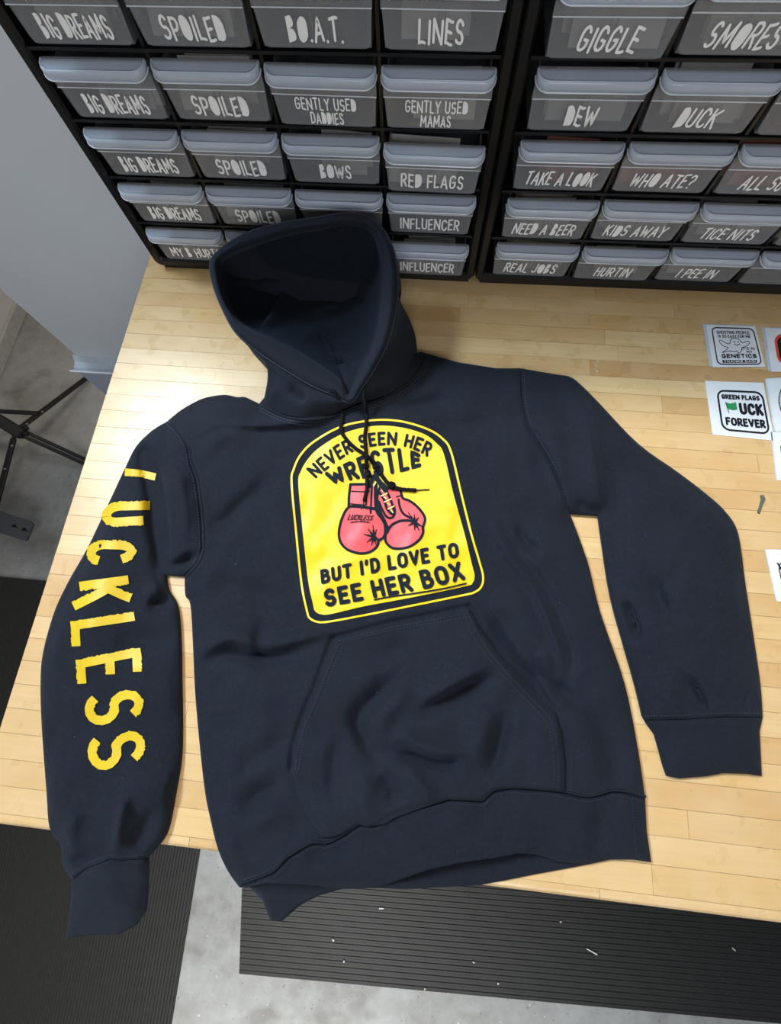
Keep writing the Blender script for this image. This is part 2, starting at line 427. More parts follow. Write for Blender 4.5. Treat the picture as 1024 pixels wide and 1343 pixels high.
def drawer_shell():
    bm = bmesh.new(); D = .125; th = .0016
    # front plate, outline with rounded lower corners and a ledge
    def outline(y, inset=0):
        o = []; r = .006
        zb = .0045+inset
        o += [(-W2T+inset, .0575), (-W2T+.0008+inset, .0335)]
        o += [(-W2B+r+inset+r*math.cos(math.radians(a)), zb+r+r*math.sin(math.radians(a))) for a in (180, 205, 230, 250, 270)]
        o += [(W2B-r-inset+r*math.cos(math.radians(a)), zb+r+r*math.sin(math.radians(a))) for a in (270, 290, 310, 335, 360)]
        o += [(W2T-.0008-inset, .0335), (W2T-inset, .0575)]
        return o
    def yy(z): return -.0016 if z > .0332 else .0008
    o1 = outline(0)
    A = [bm.verts.new((x, .0012, z)) for x, z in o1]; B = [bm.verts.new((x, .0012+th, z)) for x, z in o1]
    bm.faces.new(A); bm.faces.new(B[::-1]); n = len(A)
    for k in range(n): bm.faces.new((A[k], B[k], B[(k+1) % n], A[(k+1) % n]))
    # upper band stands a little proud
    box(bm, -W2T, W2T, -.0012, .0011, .0335, .0575, .0004)
    # sides, bottom, back
    box(bm, -W2B, -W2B+th, .003, D, .0045, .050); box(bm, W2B-th, W2B, .003, D, .0045, .050)
    box(bm, -W2B+th, W2B-th, .003, D, .0045, .0045+th); box(bm, -W2B+th, W2B-th, D-th, D, .0045+th, .050)
    # central divider slot ribs on the front
    for s in (-.0028, .0028): box(bm, s-.0006, s+.0006, .0029, .0045, .006, .033)
    return bm
def lip_plan(inset=0):
    w = W2T+.0010-inset; r = LR-inset*.5; y1 = LY+inset; pts = [(-w, .0), (-w, (y1+r)*.5)]
    pts += [(-w+r-r*math.cos(math.radians(a)), y1+r-r*math.sin(math.radians(a))) for a in range(0, 91, 15)]
    return pts+[(-x, y) for x, y in pts[::-1]]
def drawer_lip():
    bm = bmesh.new(); rings = []
    def zt(y): return .0575+y*.22
    for inset, dz in ((.0055, -.0012), (.0032, -.0010), (.0020, .0001), (.0012, .0006), (.0004, .0002), (0, -.0010)):
        rings.append([bm.verts.new((x, y, zt(y)+dz)) for x, y in lip_plan(inset)])
    o = lip_plan(0); rings.append([bm.verts.new((x*1.0, y-.0002, LZ+.35*(y-LY))) for x, y in o])
    o = lip_plan(.0012); rings.append([bm.verts.new((x, y, LZ+.35*(y-LY-.0012)+.0002)) for x, y in o])
    rings.append([bm.verts.new((x, y, zt(y)-.0022)) for x, y in lip_plan(.0018)])
    for A, B in zip(rings, rings[1:]):
        for k in range(len(A)-1): bm.faces.new((A[k], A[k+1], B[k+1], B[k]))
    bm.faces.new(rings[0]); bm.faces.new(rings[-1][::-1])
    return bm
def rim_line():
    # bead along the lip's front edge and the front's ledge line, edge highlight painted on
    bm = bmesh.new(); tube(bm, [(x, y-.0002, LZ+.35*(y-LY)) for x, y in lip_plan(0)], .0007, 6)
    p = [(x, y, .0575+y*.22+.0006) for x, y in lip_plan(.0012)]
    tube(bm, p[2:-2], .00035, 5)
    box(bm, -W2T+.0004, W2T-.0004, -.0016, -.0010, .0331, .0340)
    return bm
me_shell = bpy.data.meshes.new('drawer'); b_ = drawer_shell(); bmesh.ops.recalc_face_normals(b_, faces=b_.faces); b_.to_mesh(me_shell); b_.free(); me_shell.materials.append(M_draw)
me_lip = bpy.data.meshes.new('handle'); b_ = drawer_lip(); bmesh.ops.recalc_face_normals(b_, faces=b_.faces); b_.to_mesh(me_lip); b_.free(); me_lip.materials.append(M_lip_lit)
for p_ in me_lip.polygons: p_.use_smooth = len(p_.vertices) == 4
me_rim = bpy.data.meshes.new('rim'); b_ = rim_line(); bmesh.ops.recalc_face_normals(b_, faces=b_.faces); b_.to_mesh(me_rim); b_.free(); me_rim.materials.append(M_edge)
PULL = {(0, 2, 3): .011, (0, 0, 3): .007, (0, 3, 3): .003, (0, 3, 2): .003, (1, 4, 0): .008, (1, 0, 1): .002, (1, 1, 0): .002}
ORD = ['bottom row', 'second row up', 'third row up', 'fourth row up', 'fifth row up', 'top row']
def make_cabinet(idx, loc, rz, label):
    cab = thing('drawer_cabinet', label, 'cabinet', loc); cab.rotation_euler = (0, 0, rz)
    obj('frame', frame_mesh(), M_black, cab)
    for r in range(1, 6):
        bm = bmesh.new(); box(bm, -.006, 4*P+.0, .001, .150, Z0+r*HH-.0016, Z0+r*HH+.0016, .0006); obj('shelf', bm, M_black, cab)
    for c in range(1, 4):
        bm = bmesh.new(); box(bm, c*P-.0018, c*P+.0018, .0035, .149, .0196, Z0+6*HH+.004); obj('divider', bm, M_black, cab)
    bm = bmesh.new()
    for xx in (.004, 4*P-.024): box(bm, xx, xx+.02, .006, .02, 0, .007); box(bm, xx, xx+.02, .13, .15, 0, .007)
    box(bm, -.010, 4*P+.006, .005, .012, .0, .007)
    obj('foot_rail', bm, M_black, cab)
    M = Matrix.Translation(loc) @ Matrix.Rotation(rz, 4, 'Z')
    for r in range(6):
        for c in range(4):
            pull = PULL.get((idx, r, c), random.uniform(-.0012, .0012))
            dr = bpy.data.objects.new('drawer', me_shell); col.objects.link(dr); dr.parent = cab
            dr.location = ((c+.5)*P, -pull, Z0+r*HH)
            if (idx, r, c) in ((0, 2, 3), (0, 3, 2), (0, 4, 3)): dr.rotation_euler = (0, math.radians(.5), 0)
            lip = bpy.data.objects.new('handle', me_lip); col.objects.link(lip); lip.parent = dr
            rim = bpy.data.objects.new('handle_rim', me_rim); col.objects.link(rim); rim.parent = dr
            t = LABELS[idx][r][c]
            if t:
                fl = Flat(); lines = t.split('|')
                slant = .18 if (idx == 1 and t not in ('dEW',)) else 0
                for j, ln in enumerate(lines):
                    S, _, W = layout(ln, .34, .52)
                    hgt = .0140 if len(lines) == 1 else .0098
                    if t in ('LINES', 'GIGGLE', 'SMoRES', 'dUCK', 'dEW', 'bo.A.T.', 'bIG dREAMS', 'SPoILEd'): hgt *= 1.12
                    wid = min(W*hgt*.70, .070 if ln == 'bIG dREAMS' else .078); zc = .0178 if len(lines) == 1 else (.0245, .0118)[j]
                    if ln == 'MAMAS' or ln == 'DAddIES': wid *= .9
                    fn = (lambda wid, hgt, zc: lambda x, y: (-wid/2+wid*x+slant*hgt*(y-.5), zc-hgt/2+hgt*(y+.05*math.sin(x*23))))(wid, hgt, zc)
                    fl.text(ln, fn, hgt*.145, step=.004, gap=.34, space=.52)
                fl.build('lettering', lambda A: np.stack([A[:, 0], np.full(len(A), .0007), A[:, 1]], 1), M_white, dr, 1)
            # contents
            if r == 5: continue
            if t or random.random() < .7:
                nm = (t or 'no lettering').upper().replace('|', ' ')
                cabn = 'left cabinet' if idx == 0 else 'right cabinet'
                lab = ('stack of sticker cards in the %s drawer, %s, %s' % (nm, ORD[r], cabn)) if t else \
                      ('stack of sticker cards in unlettered drawer, column %s of %s, %s' % (('one', 'two', 'three', 'four')[c], ORD[r], cabn))
                st = bmesh.new(); n = random.randint(3, 6); wdt = random.uniform(.055, .08); h_ = random.uniform(.018, .034)
                ox = random.uniform(-.012, .012)
                for k in range(n):
                    yk = .012+k*.007+random.uniform(0, .002); tl = random.uniform(-.004, .004)
                    x0, x1 = ox-wdt/2+random.uniform(-.006, .006), ox+wdt/2+random.uniform(-.006, .006)
                    zt = .0072+h_+random.uniform(-.004, .004)
                    vs = [st.verts.new(q) for q in ((x0, yk, .0065), (x1, yk, .0065), (x1, yk+.010, zt), (x0, yk+.010, zt+tl),
                                                    (x0, yk+.0008, .0065), (x1, yk+.0008, .0065), (x1, yk+.0108, zt), (x0, yk+.0108, zt+tl))]
                    for f in ((0, 1, 2, 3), (7, 6, 5, 4), (0, 4, 5, 1), (1, 5, 6, 2), (2, 6, 7, 3), (3, 7, 4, 0)): st.faces.new([vs[q] for q in f])
                mi = 0
                if idx == 1 and r == 2: mi = 2
                elif idx == 1 and r == 0 and c < 2: mi = 3
                elif random.random() < .3: mi = 1
                s = obj('sticker_stack', st, CARD[mi]); s.matrix_world = M @ Matrix.Translation(((c+.5)*P, -pull, Z0+r*HH))
                tag(s, lab, 'stickers', 'sticker cards inside the cabinet drawers')
    return cab
make_cabinet(0, (0, 0, 0), 0, 'left black storage cabinet of translucent drawers lettered BIG DREAMS and SPOILED, behind the hood')
make_cabinet(1, (.5052, -.0003, 0), .0116, 'right black storage cabinet of translucent drawers lettered GIGGLE and DUCK, above the stickers')

# ------------------------------------------------------------------ HOODIE height field (photo-traced outline, real heights)
SH_L = C(3.838, 160, 450, [(690, 305), (620, 272), (580, 272), (520, 260), (440, 270), (380, 290), (300, 335), (230, 390)])
SL_OUT = [(220, 552), (199, 565), (178, 586), (163, 616), (161, 620), (141.5, 662), (115, 718), (89, 764), (71, 803), (56.5, 855), (53, 895), (54.7, 954), (61, 1040), (65, 1086), (80, 1110), (82, 1135), (94.6, 1154)]
CUFF_L = [(94.6, 1154), (94, 1175), (86, 1232), (113, 1227), (156, 1225), (179, 1214), (191, 1196), (193, 1170), (194, 1125)]
SL_IN = [(194, 1125), (212.5, 1103), (221, 1083), (229, 1040), (236, 1000), (238, 960), (237, 895), (236, 836), (231.5, 793), (220, 773), (217, 754)]
PIT_L = [(217, 754), (242, 756)]
TOR_L = [(242, 756), (243, 781), (249.6, 793), (253, 846), (256, 911), (262.7, 986), (269, 1040), (275.6, 1073), (285.5, 1113), (299, 1143), (314, 1164)]
BACK_HEM = [(314, 1164), (330, 1166), (345, 1182), (354, 1206), (369, 1209), (394, 1187), (417, 1175), (448, 1166), (495, 1164.5), (534, 1166), (628, 1161), (660, 1155), (700, 1147), (767, 1134.6), (802, 1127), (831, 1127.5), (854, 1131)]
BAND_R = [(854, 1131), (848, 1090), (846, 1047)]
TOR_R = [(846, 1047), (837, 986), (819, 897), (787, 803), (770, 736), (747, 673)]
PIT_R = [(747, 673), (785, 676)]
SR_IN = [(785, 676), (792, 727), (801, 781), (814, 830), (832, 892), (844.6, 944)]
CUFF_R = [(844.6, 944), (859, 964), (870, 1004), (875, 1018), (890, 1021), (926, 1018), (948, 1014), (980, 1015), (999, 1018), (996, 959), (1000, 941)]
SR_OUT = [(1000, 941), (997, 897), (986, 821), (977, 763), (968, 700), (953, 673), (930, 651), (890, 620), (837, 582), (787, 530), (761, 504), (747, 494), (729, 491), (682, 483)]
SH_R = [(682, 483), (650, 483), (600, 475), (551, 461)]
SH_L, SL_OUT, SL_IN, TOR_L, TOR_R, SR_IN, SR_OUT = [[tuple(map(float, p)) for p in smooth_curve(q, (len(q)-1)*4)] for q in (SH_L, SL_OUT, SL_IN, TOR_L, TOR_R, SR_IN, SR_OUT)]
NECK = [(551, 461), (470, 440), (400, 470), (363, 500), (340, 529.5)]
SIL = [SH_L+SL_OUT, CUFF_L, SL_IN, PIT_L, TOR_L, BACK_HEM+BAND_R[1:], TOR_R, PIT_R, SR_IN, CUFF_R, SR_OUT, SH_R]

def segdist(Q, poly):
    """distance, signed distance and arc parameter of points to a polyline"""
    A = np.array(poly[:-1], float); B = np.array(poly[1:], float); D = B-A; L2 = (D**2).sum(1)+1e-9; L = np.sqrt(L2); cum = np.concatenate([[0], np.cumsum(L)])
    best = np.full(len(Q), 1e9); sg = np.zeros(len(Q)); ar = np.zeros(len(Q))
    for i in range(len(A)):
        r = Q-A[i]; t = np.clip((r@D[i])/L2[i], 0, 1); q = r-t[:, None]*D[i]; d = np.hypot(q[:, 0], q[:, 1])
        k = d < best; best[k] = d[k]
        cr = D[i][0]*r[:, 1]-D[i][1]*r[:, 0]
        sg[k] = np.sign(cr[k]); ar[k] = (cum[i]+t[k]*L[i])/cum[-1]
    return best, sg, ar
def vnoise(Q, s, seed=0):
    X = Q/s; i = np.floor(X).astype(int); f = X-i; f = f*f*(3-2*f)
    def h(a, b):
        n = (a*374761393+b*668265263+seed*974634777) & 0xffffffff
        n = ((n ^ (n >> 13))*1274126177) & 0xffffffff
        return ((n ^ (n >> 16)) & 0xffff)/65535.*2-1
    a, b = i[:, 0], i[:, 1]
    return (h(a, b)*(1-f[:, 0])+h(a+1, b)*f[:, 0])*(1-f[:, 1])+(h(a, b+1)*(1-f[:, 0])+h(a+1, b+1)*f[:, 0])*f[:, 1]
# folds: (points, amplitude mm, width on the right-hand side px, width on the left-hand side px) ; image y is down, so sg>0 is to the right of travel
FOLDS = [
 # left shoulder roll
 ([(252, 574), (285, 555), (342, 556), (400, 551), (445, 541)], 4.2, 6.5, 24),
 ([(262, 560), (330, 548), (400, 545)], -2.5, 9, 12),
 ([(330, 590), (300, 568), (262, 600)], 2.5, 14, 12),
 # hollow between left sleeve and body
 ([(182, 575), (203, 625), (212, 690), (217, 752)], -9, 16, 9),
 ([(150, 640), (135, 720), (120, 800), (118, 900)], 4, 34, 34),
 ([(228, 600), (240, 660), (244, 715)], 3.5, 12, 12),
 ([(215, 748), (240, 738), (262, 724)], -4, 7, 7),
 ([(242, 792), (222, 784), (192, 796)], -3.6, 6, 12),
 ([(212, 764), (200, 776), (188, 780)], 2, 12, 10),
 ([(236, 830), (190, 840), (150, 836)], -1.8, 18, 22),
 ([(230, 1010), (170, 1050), (120, 1080)], 2.5, 20, 26),
 ([(165, 1040), (157, 1080), (150, 1118)], 3.2, 7, 10),
 ([(205, 1060), (185, 1090), (176, 1116)], -2.5, 9, 12),
 ([(90, 1128), (118, 1124), (150, 1112)], -3.5, 7, 10),
 ([(100, 1060), (92, 1090), (100, 1120)], 2.2, 12, 14),
 # torso left
 ([(356, 625), (316, 668), (272, 700)], -3.6, 13, 18),
 ([(345, 655), (312, 690), (290, 720)], 2.0, 18, 14),
 ([(270, 765), (330, 775), (365, 800)], -1.8, 14, 16),
 ([(258, 862), (300, 838), (345, 850), (395, 838), (436, 826)], 4.2, 7, 16),
 ([(262, 872), (300, 858), (348, 862), (400, 850)], -3.5, 10, 14),
 ([(345, 815), (340, 850), (352, 872)], -2.4, 9, 12),
 ([(320, 875), (335, 900), (360, 930)], 1.6, 20, 20),
 ([(300, 1020), (345, 990), (385, 960)], -2.2, 11, 16),
 ([(318, 1070), (330, 1048), (372, 1020)], -3.6, 11, 16),
 ([(330, 1095), (345, 1075), (385, 1065)], 2.4, 14, 16),
 ([(300, 1090), (308, 1120), (318, 1148)], 1.6, 12, 10),
 # torso right: long S folds
 ([(640, 660), (663, 720), (698, 768), (722, 820), (738, 868), (737, 900)], 4.0, 7, 24),
 ([(650, 670), (678, 722), (712, 768), (736, 815), (750, 862), (745, 905)], -3.8, 16, 7),
 ([(678, 688), (690, 712), (712, 728)], -3.0, 9, 6),
 ([(706, 862), (708, 884), (734, 903), (760, 930)], -4.0, 7, 10),
 ([(712, 850), (718, 884), (738, 896)], 3.2, 10, 10),
 ([(640, 800), (665, 845), (700, 890), (722, 925)], -4.5, 13, 4),
 ([(640, 790), (680, 800), (712, 840)], 2.0, 18, 18),
 ([(560, 560), (610, 560), (660, 550)], -1.6, 14, 14),
 ([(520, 528), (545, 533), (590, 520)], -2.2, 8, 10),
 ([(700, 560), (715, 620), (735, 650)], -2.6, 14, 12),
 ([(760, 900), (790, 950), (806, 1010), (800, 1060)], -2.8, 15, 20),
 ([(742, 930), (770, 980), (775, 1020)], 1.8, 18, 18),
 # pocket folds
 ([(525, 878), (500, 905), (472, 938), (478, 965), (498, 1002)], -5.0, 13, 9),
 ([(545, 890), (520, 920), (500, 950), (510, 985)], 3.0, 16, 14),
 ([(548, 922), (590, 898), (645, 868)], 3.6, 8, 20),
 ([(552, 934), (595, 910), (650, 886)], -4.2, 16, 6),
 ([(664, 930), (656, 970), (642, 1018)], -4.6, 12, 10),
 ([(640, 925), (628, 970), (615, 1010)], 2.8, 16, 16),
 ([(512, 976), (530, 968), (556, 982), (590, 988), (616, 984)], 3.6, 7, 12),
 ([(516, 988), (540, 990), (580, 1000), (612, 996)], -3.4, 10, 6),
 ([(446, 960), (438, 1010), (436, 1060)], -3.0, 12, 12),
 ([(470, 1010), (480, 1040), (470, 1075)], 2.4, 14, 14),
 ([(530, 1004), (548, 1028), (572, 1048)], 2.2, 10, 12),
 ([(495, 1020), (515, 1032), (512, 1056)], -2.6, 9, 9),
 ([(462, 850), (500, 860), (540, 838)], -1.4, 16, 16),
 # hem band
 ([(700, 1118), (650, 1124), (600, 1132), (560, 1141), (500, 1160)], 2.0, 12, 3),
 ([(790, 1050), (788, 1085), (780, 1120)], -3.0, 16, 16),
 ([(400, 1125), (440, 1115), (470, 1100)], -1.6, 10, 10),
 # right sleeve
 ([(752, 496), (766, 535), (775, 575), (783, 629), (787, 676)], 3.6, 18, 8),
 ([(800, 590), (812, 640), (806, 700), (815, 760)], -2.0, 16, 18),
 ([(730, 545), (722, 580), (748, 640)], 1.8, 14, 14),
 ([(818, 788), (828, 806), (838, 838)], -4.0, 8, 5),
 ([(854, 756), (864, 780), (874, 812)], -2.4, 10, 8),
 ([(900, 886), (915, 912), (928, 934)], -4.0, 8, 6),
 ([(868, 905), (885, 925), (890, 938)], 1.6, 10, 10),
 ([(800, 640), (880, 720), (930, 820), (940, 900)], 2.2, 50, 50),
 ([(984, 905), (975, 925), (980, 938)], -2.0, 6, 6),
 ([(760, 655), (768, 672), (786, 668)], -2.0, 6, 8),
]
def offset_px(path, d):
    out = []
    for i, p in enumerate(path):
        a = path[max(i-1, 0)]; b = path[min(i+1, len(path)-1)]; dx, dy = b[0]-a[0], b[1]-a[1]; L = math.hypot(dx, dy)
        out.append((p[0]+dy/L*d, p[1]-dx/L*d))
    return out
SEAM_HEM = [(323, 1158), (358.6, 1144.5), (378, 1125), (409, 1107), (429, 1107), (448, 1098), (472, 1082), (491, 1083), (519, 1066), (550, 1058), (589, 1049), (632, 1051), (644, 1039), (667, 1035), (700, 1036), (731, 1038.6), (767, 1046), (784, 1044), (802, 1038.6), (820, 1040), (846, 1047)]
SEAM_AL = [(220, 552), (234, 566), (246, 586), (250, 609), (257.7, 630), (264, 679), (265.5, 718), (259, 737), (242, 756)]
SEAM_AR = [(682, 483), (684, 505), (685, 526), (694, 562), (720, 606), (736, 642), (747, 673)]
SEAM_CL = [(94.6, 1154), (115, 1138), (146, 1126), (160, 1128), (180, 1127), (194, 1125)]
SEAM_CR = [(844.6, 944), (870, 944), (900, 943), (950, 940), (1000, 941)]
PK_EDGE_L = C(2.626, 370, 780, [(38, 600), (45, 520), (80, 410), (120, 320), (180, 152)])
PK_EDGE_R = C(2.626, 370, 780, [(640, 45), (690, 130), (760, 225), (850, 320), (940, 408), (958, 470), (972, 580), (968, 680)])
SEAMS = [(offset_px(PK_EDGE_L, 3), -3.4, 3.2), (offset_px(PK_EDGE_R, 3), -3.4, 3.2), (C(2.626, 370, 780, [(180, 146), (350, 100), (500, 70), (640, 39)]), -2.6, 2.8), (SEAM_HEM, -2.2, 2.4), (SEAM_AL, -2.2, 3), (SEAM_AR, -1.8, 3), (SEAM_CL, -2.2, 3), (SEAM_CR, -2.0, 3),
         ([(700, 1119), (706, 1122), (731, 1131), (768, 1133)], -1.5, 3)]
def drop(Q):
    s = np.maximum(Q[:, 1]-(1086+.12*Q[:, 0])-10, 0)
    return .00062*s*np.minimum(1, s/40)
def base_h(Q):
    d = np.full(len(Q), 1e9)
    for pl in SIL: d = np.minimum(d, segdist(Q, pl)[0])
    return d, .0055+.0135*(1-np.exp(-d/17.))
def H(Q, extra=True):
    Q = np.asarray(Q, float)
    d, h = base_h(Q)
    env = np.clip(d/14, .12, 1)
    for pts, amp, wr, wl in FOLDS:
        pts = smooth_curve(pts, 14) if len(pts) > 2 else pts
        xs = [p[0] for p in pts]; ysx = [p[1] for p in pts]; R = 3*max(wr, wl)
        k = np.where((Q[:, 0] > min(xs)-R) & (Q[:, 0] < max(xs)+R) & (Q[:, 1] > min(ysx)-R) & (Q[:, 1] < max(ysx)+R))[0]
        if not len(k): continue
        dd, sg, ar = segdist(Q[k], pts)
        wdt = np.where(sg > 0, wr, wl); tp = np.sin(np.clip(np.minimum(ar, 1-ar)*2.4+.06, 0, 1)*np.pi/2)
        # blend so both sides meet at the crest
        h[k] += amp*.001*np.exp(-(dd/wdt)**2)*tp*env[k]*3.3
    for pts, amp, wd in SEAMS:
        xs = [p[0] for p in pts]; ysx = [p[1] for p in pts]; R = 6*wd
        k = np.where((Q[:, 0] > min(xs)-R) & (Q[:, 0] < max(xs)+R) & (Q[:, 1] > min(ysx)-R) & (Q[:, 1] < max(ysx)+R))[0]
        if not len(k): continue
        dd, sg, ar = segdist(Q[k], pts)
        h[k] += amp*.001*np.exp(-(dd/wd)**2)+.0009*np.exp(-((dd-2.5*wd)/(1.6*wd))**2)*env[k]
    h += env*(.0026*vnoise(Q, 70, 1)+.0020*vnoise(Q, 34, 2)+.0006*vnoise(Q, 15, 3)+.0011*vnoise(np.stack([Q[:, 0]*.9+Q[:, 1]*.35, (Q[:, 1]-.4*Q[:, 0])*.35], 1), 16, 11)+.00012*vnoise(Q, 6, 4))
    return np.maximum(h, .0035)-drop(Q)
def inside(Q, poly):
    P_ = np.array(poly); c = np.zeros(len(Q), bool); x, y = Q[:, 0], Q[:, 1]
    j = len(P_)-1
    for i in range(len(P_)):
        xi, yi = P_[i]; xj, yj = P_[j]
        k = ((yi > y) != (yj > y)) & (x < (xj-xi)*(y-yi)/(yj-yi+1e-12)+xi); c ^= k; j = i
    return c
def triangulate(poly, sp):
    poly = [p for i, p in enumerate(poly) if math.dist(p, poly[i-1]) > 1e-6]
    out = densify(list(poly)+[poly[0]], sp)[:-1]
    xs = [p[0] for p in out]; ysx = [p[1] for p in out]
    gx, gy = np.meshgrid(np.arange(min(xs), max(xs), sp), np.arange(min(ysx), max(ysx), sp*.866))
    gx = gx+(np.arange(gx.shape[0]) % 2)[:, None]*sp*.5
    Q = np.stack([gx.ravel(), gy.ravel()], 1); Q = Q[inside(Q, out)]
    if len(Q): Q = Q[segdist(Q, out+[out[0]])[0] > sp*.55]
    vs = [Vector(p) for p in out]+[Vector(q) for q in Q]
    r = delaunay_2d_cdt(vs, [], [list(range(len(out)))], 1, 1e-5)
    V = np.array([tuple(v) for v in r[0]]); Fs = [tuple(f) for f in r[2]]
    return V, Fs
def cloth(name, poly, mat, parent, sp=3.2, lift=0, hf=None, bottom=None, curve=True):
    V, Fs = triangulate(poly, sp)
    hf = hf or H; z = hf(V)+lift
    # make faces point up (image y is down -> flip if needed)
    T = AT(V[:, 0], V[:, 1], z)
    zb = (.0012-drop(V)) if bottom is None else z-bottom
    Bm = T.copy(); Bm[:, 2] = np.minimum(zb, z-.0008)
    n = len(V); Fo = []
    from collections import Counter
    for f in Fs:
        a, b, c = (T[i] for i in f[:3]); up = np.cross(b-a, c-a)[2]
        Fo.append(f if up > 0 else f[::-1])
    cnt = {}
    for f in Fo:
        for i in range(len(f)):
            e = (f[i], f[(i+1) % len(f)]); cnt[e] = 1
    sides = [(b, a, a+n, b+n) for (a, b) in cnt if (b, a) not in cnt]
    faces = Fo+[tuple(i+n for i in f[::-1]) for f in Fo]+sides
    o = mesh(name, np.concatenate([T, Bm]), faces, mat, parent, True)
    return o
def on_cloth(eps=.0006, hf=None):
    return lambda A: AT(A[:, 0], A[:, 1], (hf or H)(A)+eps)

hoodie = thing('hoodie', 'black pullover hoodie laid flat with yellow boxing-glove chest print', 'hoodie', (.42, -.45, 0))
bpy.context.view_layer.update()
HP = hoodie
# all hoodie parts are modelled in world coordinates; this empty carries them
def P_(o): 
    o.matrix_parent_inverse = Matrix.Translation((-.42, .45, 0)); return o

NECK_IN = [(551, 461), (520, 478), (470, 470), (410, 490), (363, 500), (340, 529.5)]
torso_poly = NECK_IN[::-1][0:0]
torso_poly = [(340, 529.5)]+SH_L[1:]+SEAM_AL[1:]+TOR_L[1:]+SEAM_HEM[:]+TOR_R[1:]+SEAM_AR[::-1][1:]+SH_R[1:]+NECK_IN[1:-1]
torso = P_(cloth('body_panel', torso_poly, M_fab, HP, 3.0))
sleeveL = P_(cloth('sleeve', SEAM_AL[::-1]+SL_OUT[1:]+SEAM_CL[1:]+SL_IN[1:]+[(242, 756)][:0], M_fab, HP, 3.0))
sleeveR = P_(cloth('sleeve', SEAM_AR+PIT_R[1:]+SR_IN[1:]+SEAM_CR[1:]+SR_OUT[1:-1], M_fab, HP, 3.0))
def cuff_h(Q): return H(Q)-.0012
cuffL = cloth('cuff', CUFF_L+SEAM_CL[::-1][1:-1], M_rib, sleeveL, 3.0, hf=cuff_h)
cuffR = cloth('cuff', CUFF_R+SEAM_CR[::-1][1:-1], M_rib, sleeveR, 3.0, hf=cuff_h)
# front hem band, its free edge lying over the back layer
FRONT_EDGE = [(495, 1164), (530, 1152), (560, 1141), (600, 1132), (650, 1125), (681, 1119), (706, 1121), (731, 1130), (767, 1134)]
band_poly = [(314, 1164)]+SEAM_HEM+[(848, 1090), (854, 1131), (831, 1127.5), (802, 1127), (767, 1134)]+FRONT_EDGE[::-1][1:]+[(448, 1166), (400, 1160), (350, 1158), (325, 1164)]
band = P_(cloth('waistband', band_poly, M_rib, HP, 3.0, lift=-.0006))
def back_h(Q): 
    return .0045-drop(Q)+.0006*vnoise(np.asarray(Q, float), 30, 9)
back_poly = [(322, 1160), (345, 1150), (430, 1130), (560, 1100), (700, 1090), (800, 1110), (802, 1127), (767, 1134.6), (700, 1147), (660, 1155), (628, 1161), (534, 1166), (495, 1164.5), (448, 1166), (417, 1175), (394, 1187), (369, 1209), (354, 1206), (345, 1182), (330, 1166)]
P_(cloth('back_waistband', back_poly, M_rib, HP, 5, hf=lambda Q: np.minimum(back_h(Q), H(Q)-.003)))
# kangaroo pocket
PK = C(2.626, 370, 780, [(180, 152), (640, 45), (690, 130), (760, 225), (850, 320), (940, 408), (958, 470), (972, 580), (968, 680), (880, 672), (800, 665), (735, 672), (690, 712), (575, 706), (480, 735), (400, 762), (350, 790), (300, 800), (262, 790), (205, 826)])
PK = PK+[(434, 1098), (420, 1098)]+C(2.626, 370, 780, [(60, 720), (35, 620), (38, 555), (70, 440), (120, 320)])
def pock_h(Q):
    d = segdist(np.asarray(Q, float), PK+[PK[0]])[0]
    return H(Q)+.0034+.0034*(1-np.exp(-d/5))-.0008*np.exp(-((d-9)/1.6)**2)-.0008*np.exp(-((d-3)/1.6)**2)
PKtop = PK
pocket = P_(cloth('kangaroo_pocket', PK, M_fab, HP, 3.0, hf=pock_h, bottom=.0035))

# stitching: dashes along seams
def stitches(name, paths, parent, hf=H, wd=1.0, dash=2.6, gap=1.5, up=.0006):
    V = []; Fc = []
    for path in paths:
        pts = smooth_curve(path, max(20, len(path)*8)) if len(path) > 2 else path
        L = 0
        for a, b in zip(pts, pts[1:]): L += math.dist(a, b)
        t = 0
        while t+dash < L:
            a = curve_at(pts, t/L); b = curve_at(pts, (t+dash)/L); n = (-(b[1]-a[1])/dash*wd/2, (b[0]-a[0])/dash*wd/2)
            k = len(V); mid = lerp(a, b, .5)
            V += [(a[0]+n[0], a[1]+n[1], 0), (a[0]-n[0], a[1]-n[1], 0), (b[0]-n[0], b[1]-n[1], 0), (b[0]+n[0], b[1]+n[1], 0), (*a, 1), (*b, 1)]
            Fc += [(k, k+1, k+4), (k+2, k+3, k+5), (k, k+4, k+5, k+3), (k+1, k+2, k+5, k+4)]
            t += dash+gap
    A = np.array(V); z = hf(A[:, :2])+.0001+A[:, 2]*up
    o = mesh(name, AT(A[:, 0], A[:, 1], z), Fc, M_thread, parent); o['kind'] = 'stuff'; return o
def offset(path, d):
    out = []
    for i, p in enumerate(path):
        a = path[max(i-1, 0)]; b = path[min(i+1, len(path)-1)]; dx, dy = b[0]-a[0], b[1]-a[1]; L = math.hypot(dx, dy)
        out.append((p[0]-dy/L*d, p[1]+dx/L*d))
    return out
P_(stitches('stitching', [offset(SEAM_AL, 4), offset(SEAM_AR, -4), offset(SEAM_HEM, -5), offset(SEAM_HEM, 5), offset(SEAM_CL, -5), offset(SEAM_CR, -5), [(828, 1046), (832, 1090), (834, 1124)]], HP))
pl = C(2.626, 370, 780, [(38, 600), (62, 480), (110, 370), (150, 270), (195, 160)])
pr = C(2.626, 370, 780, [(640, 60), (690, 160), (760, 250), (850, 345), (925, 430), (945, 500), (955, 590), (950, 670)])
pt = C(2.626, 370, 780, [(195, 160), (350, 118), (500, 90), (640, 65)])
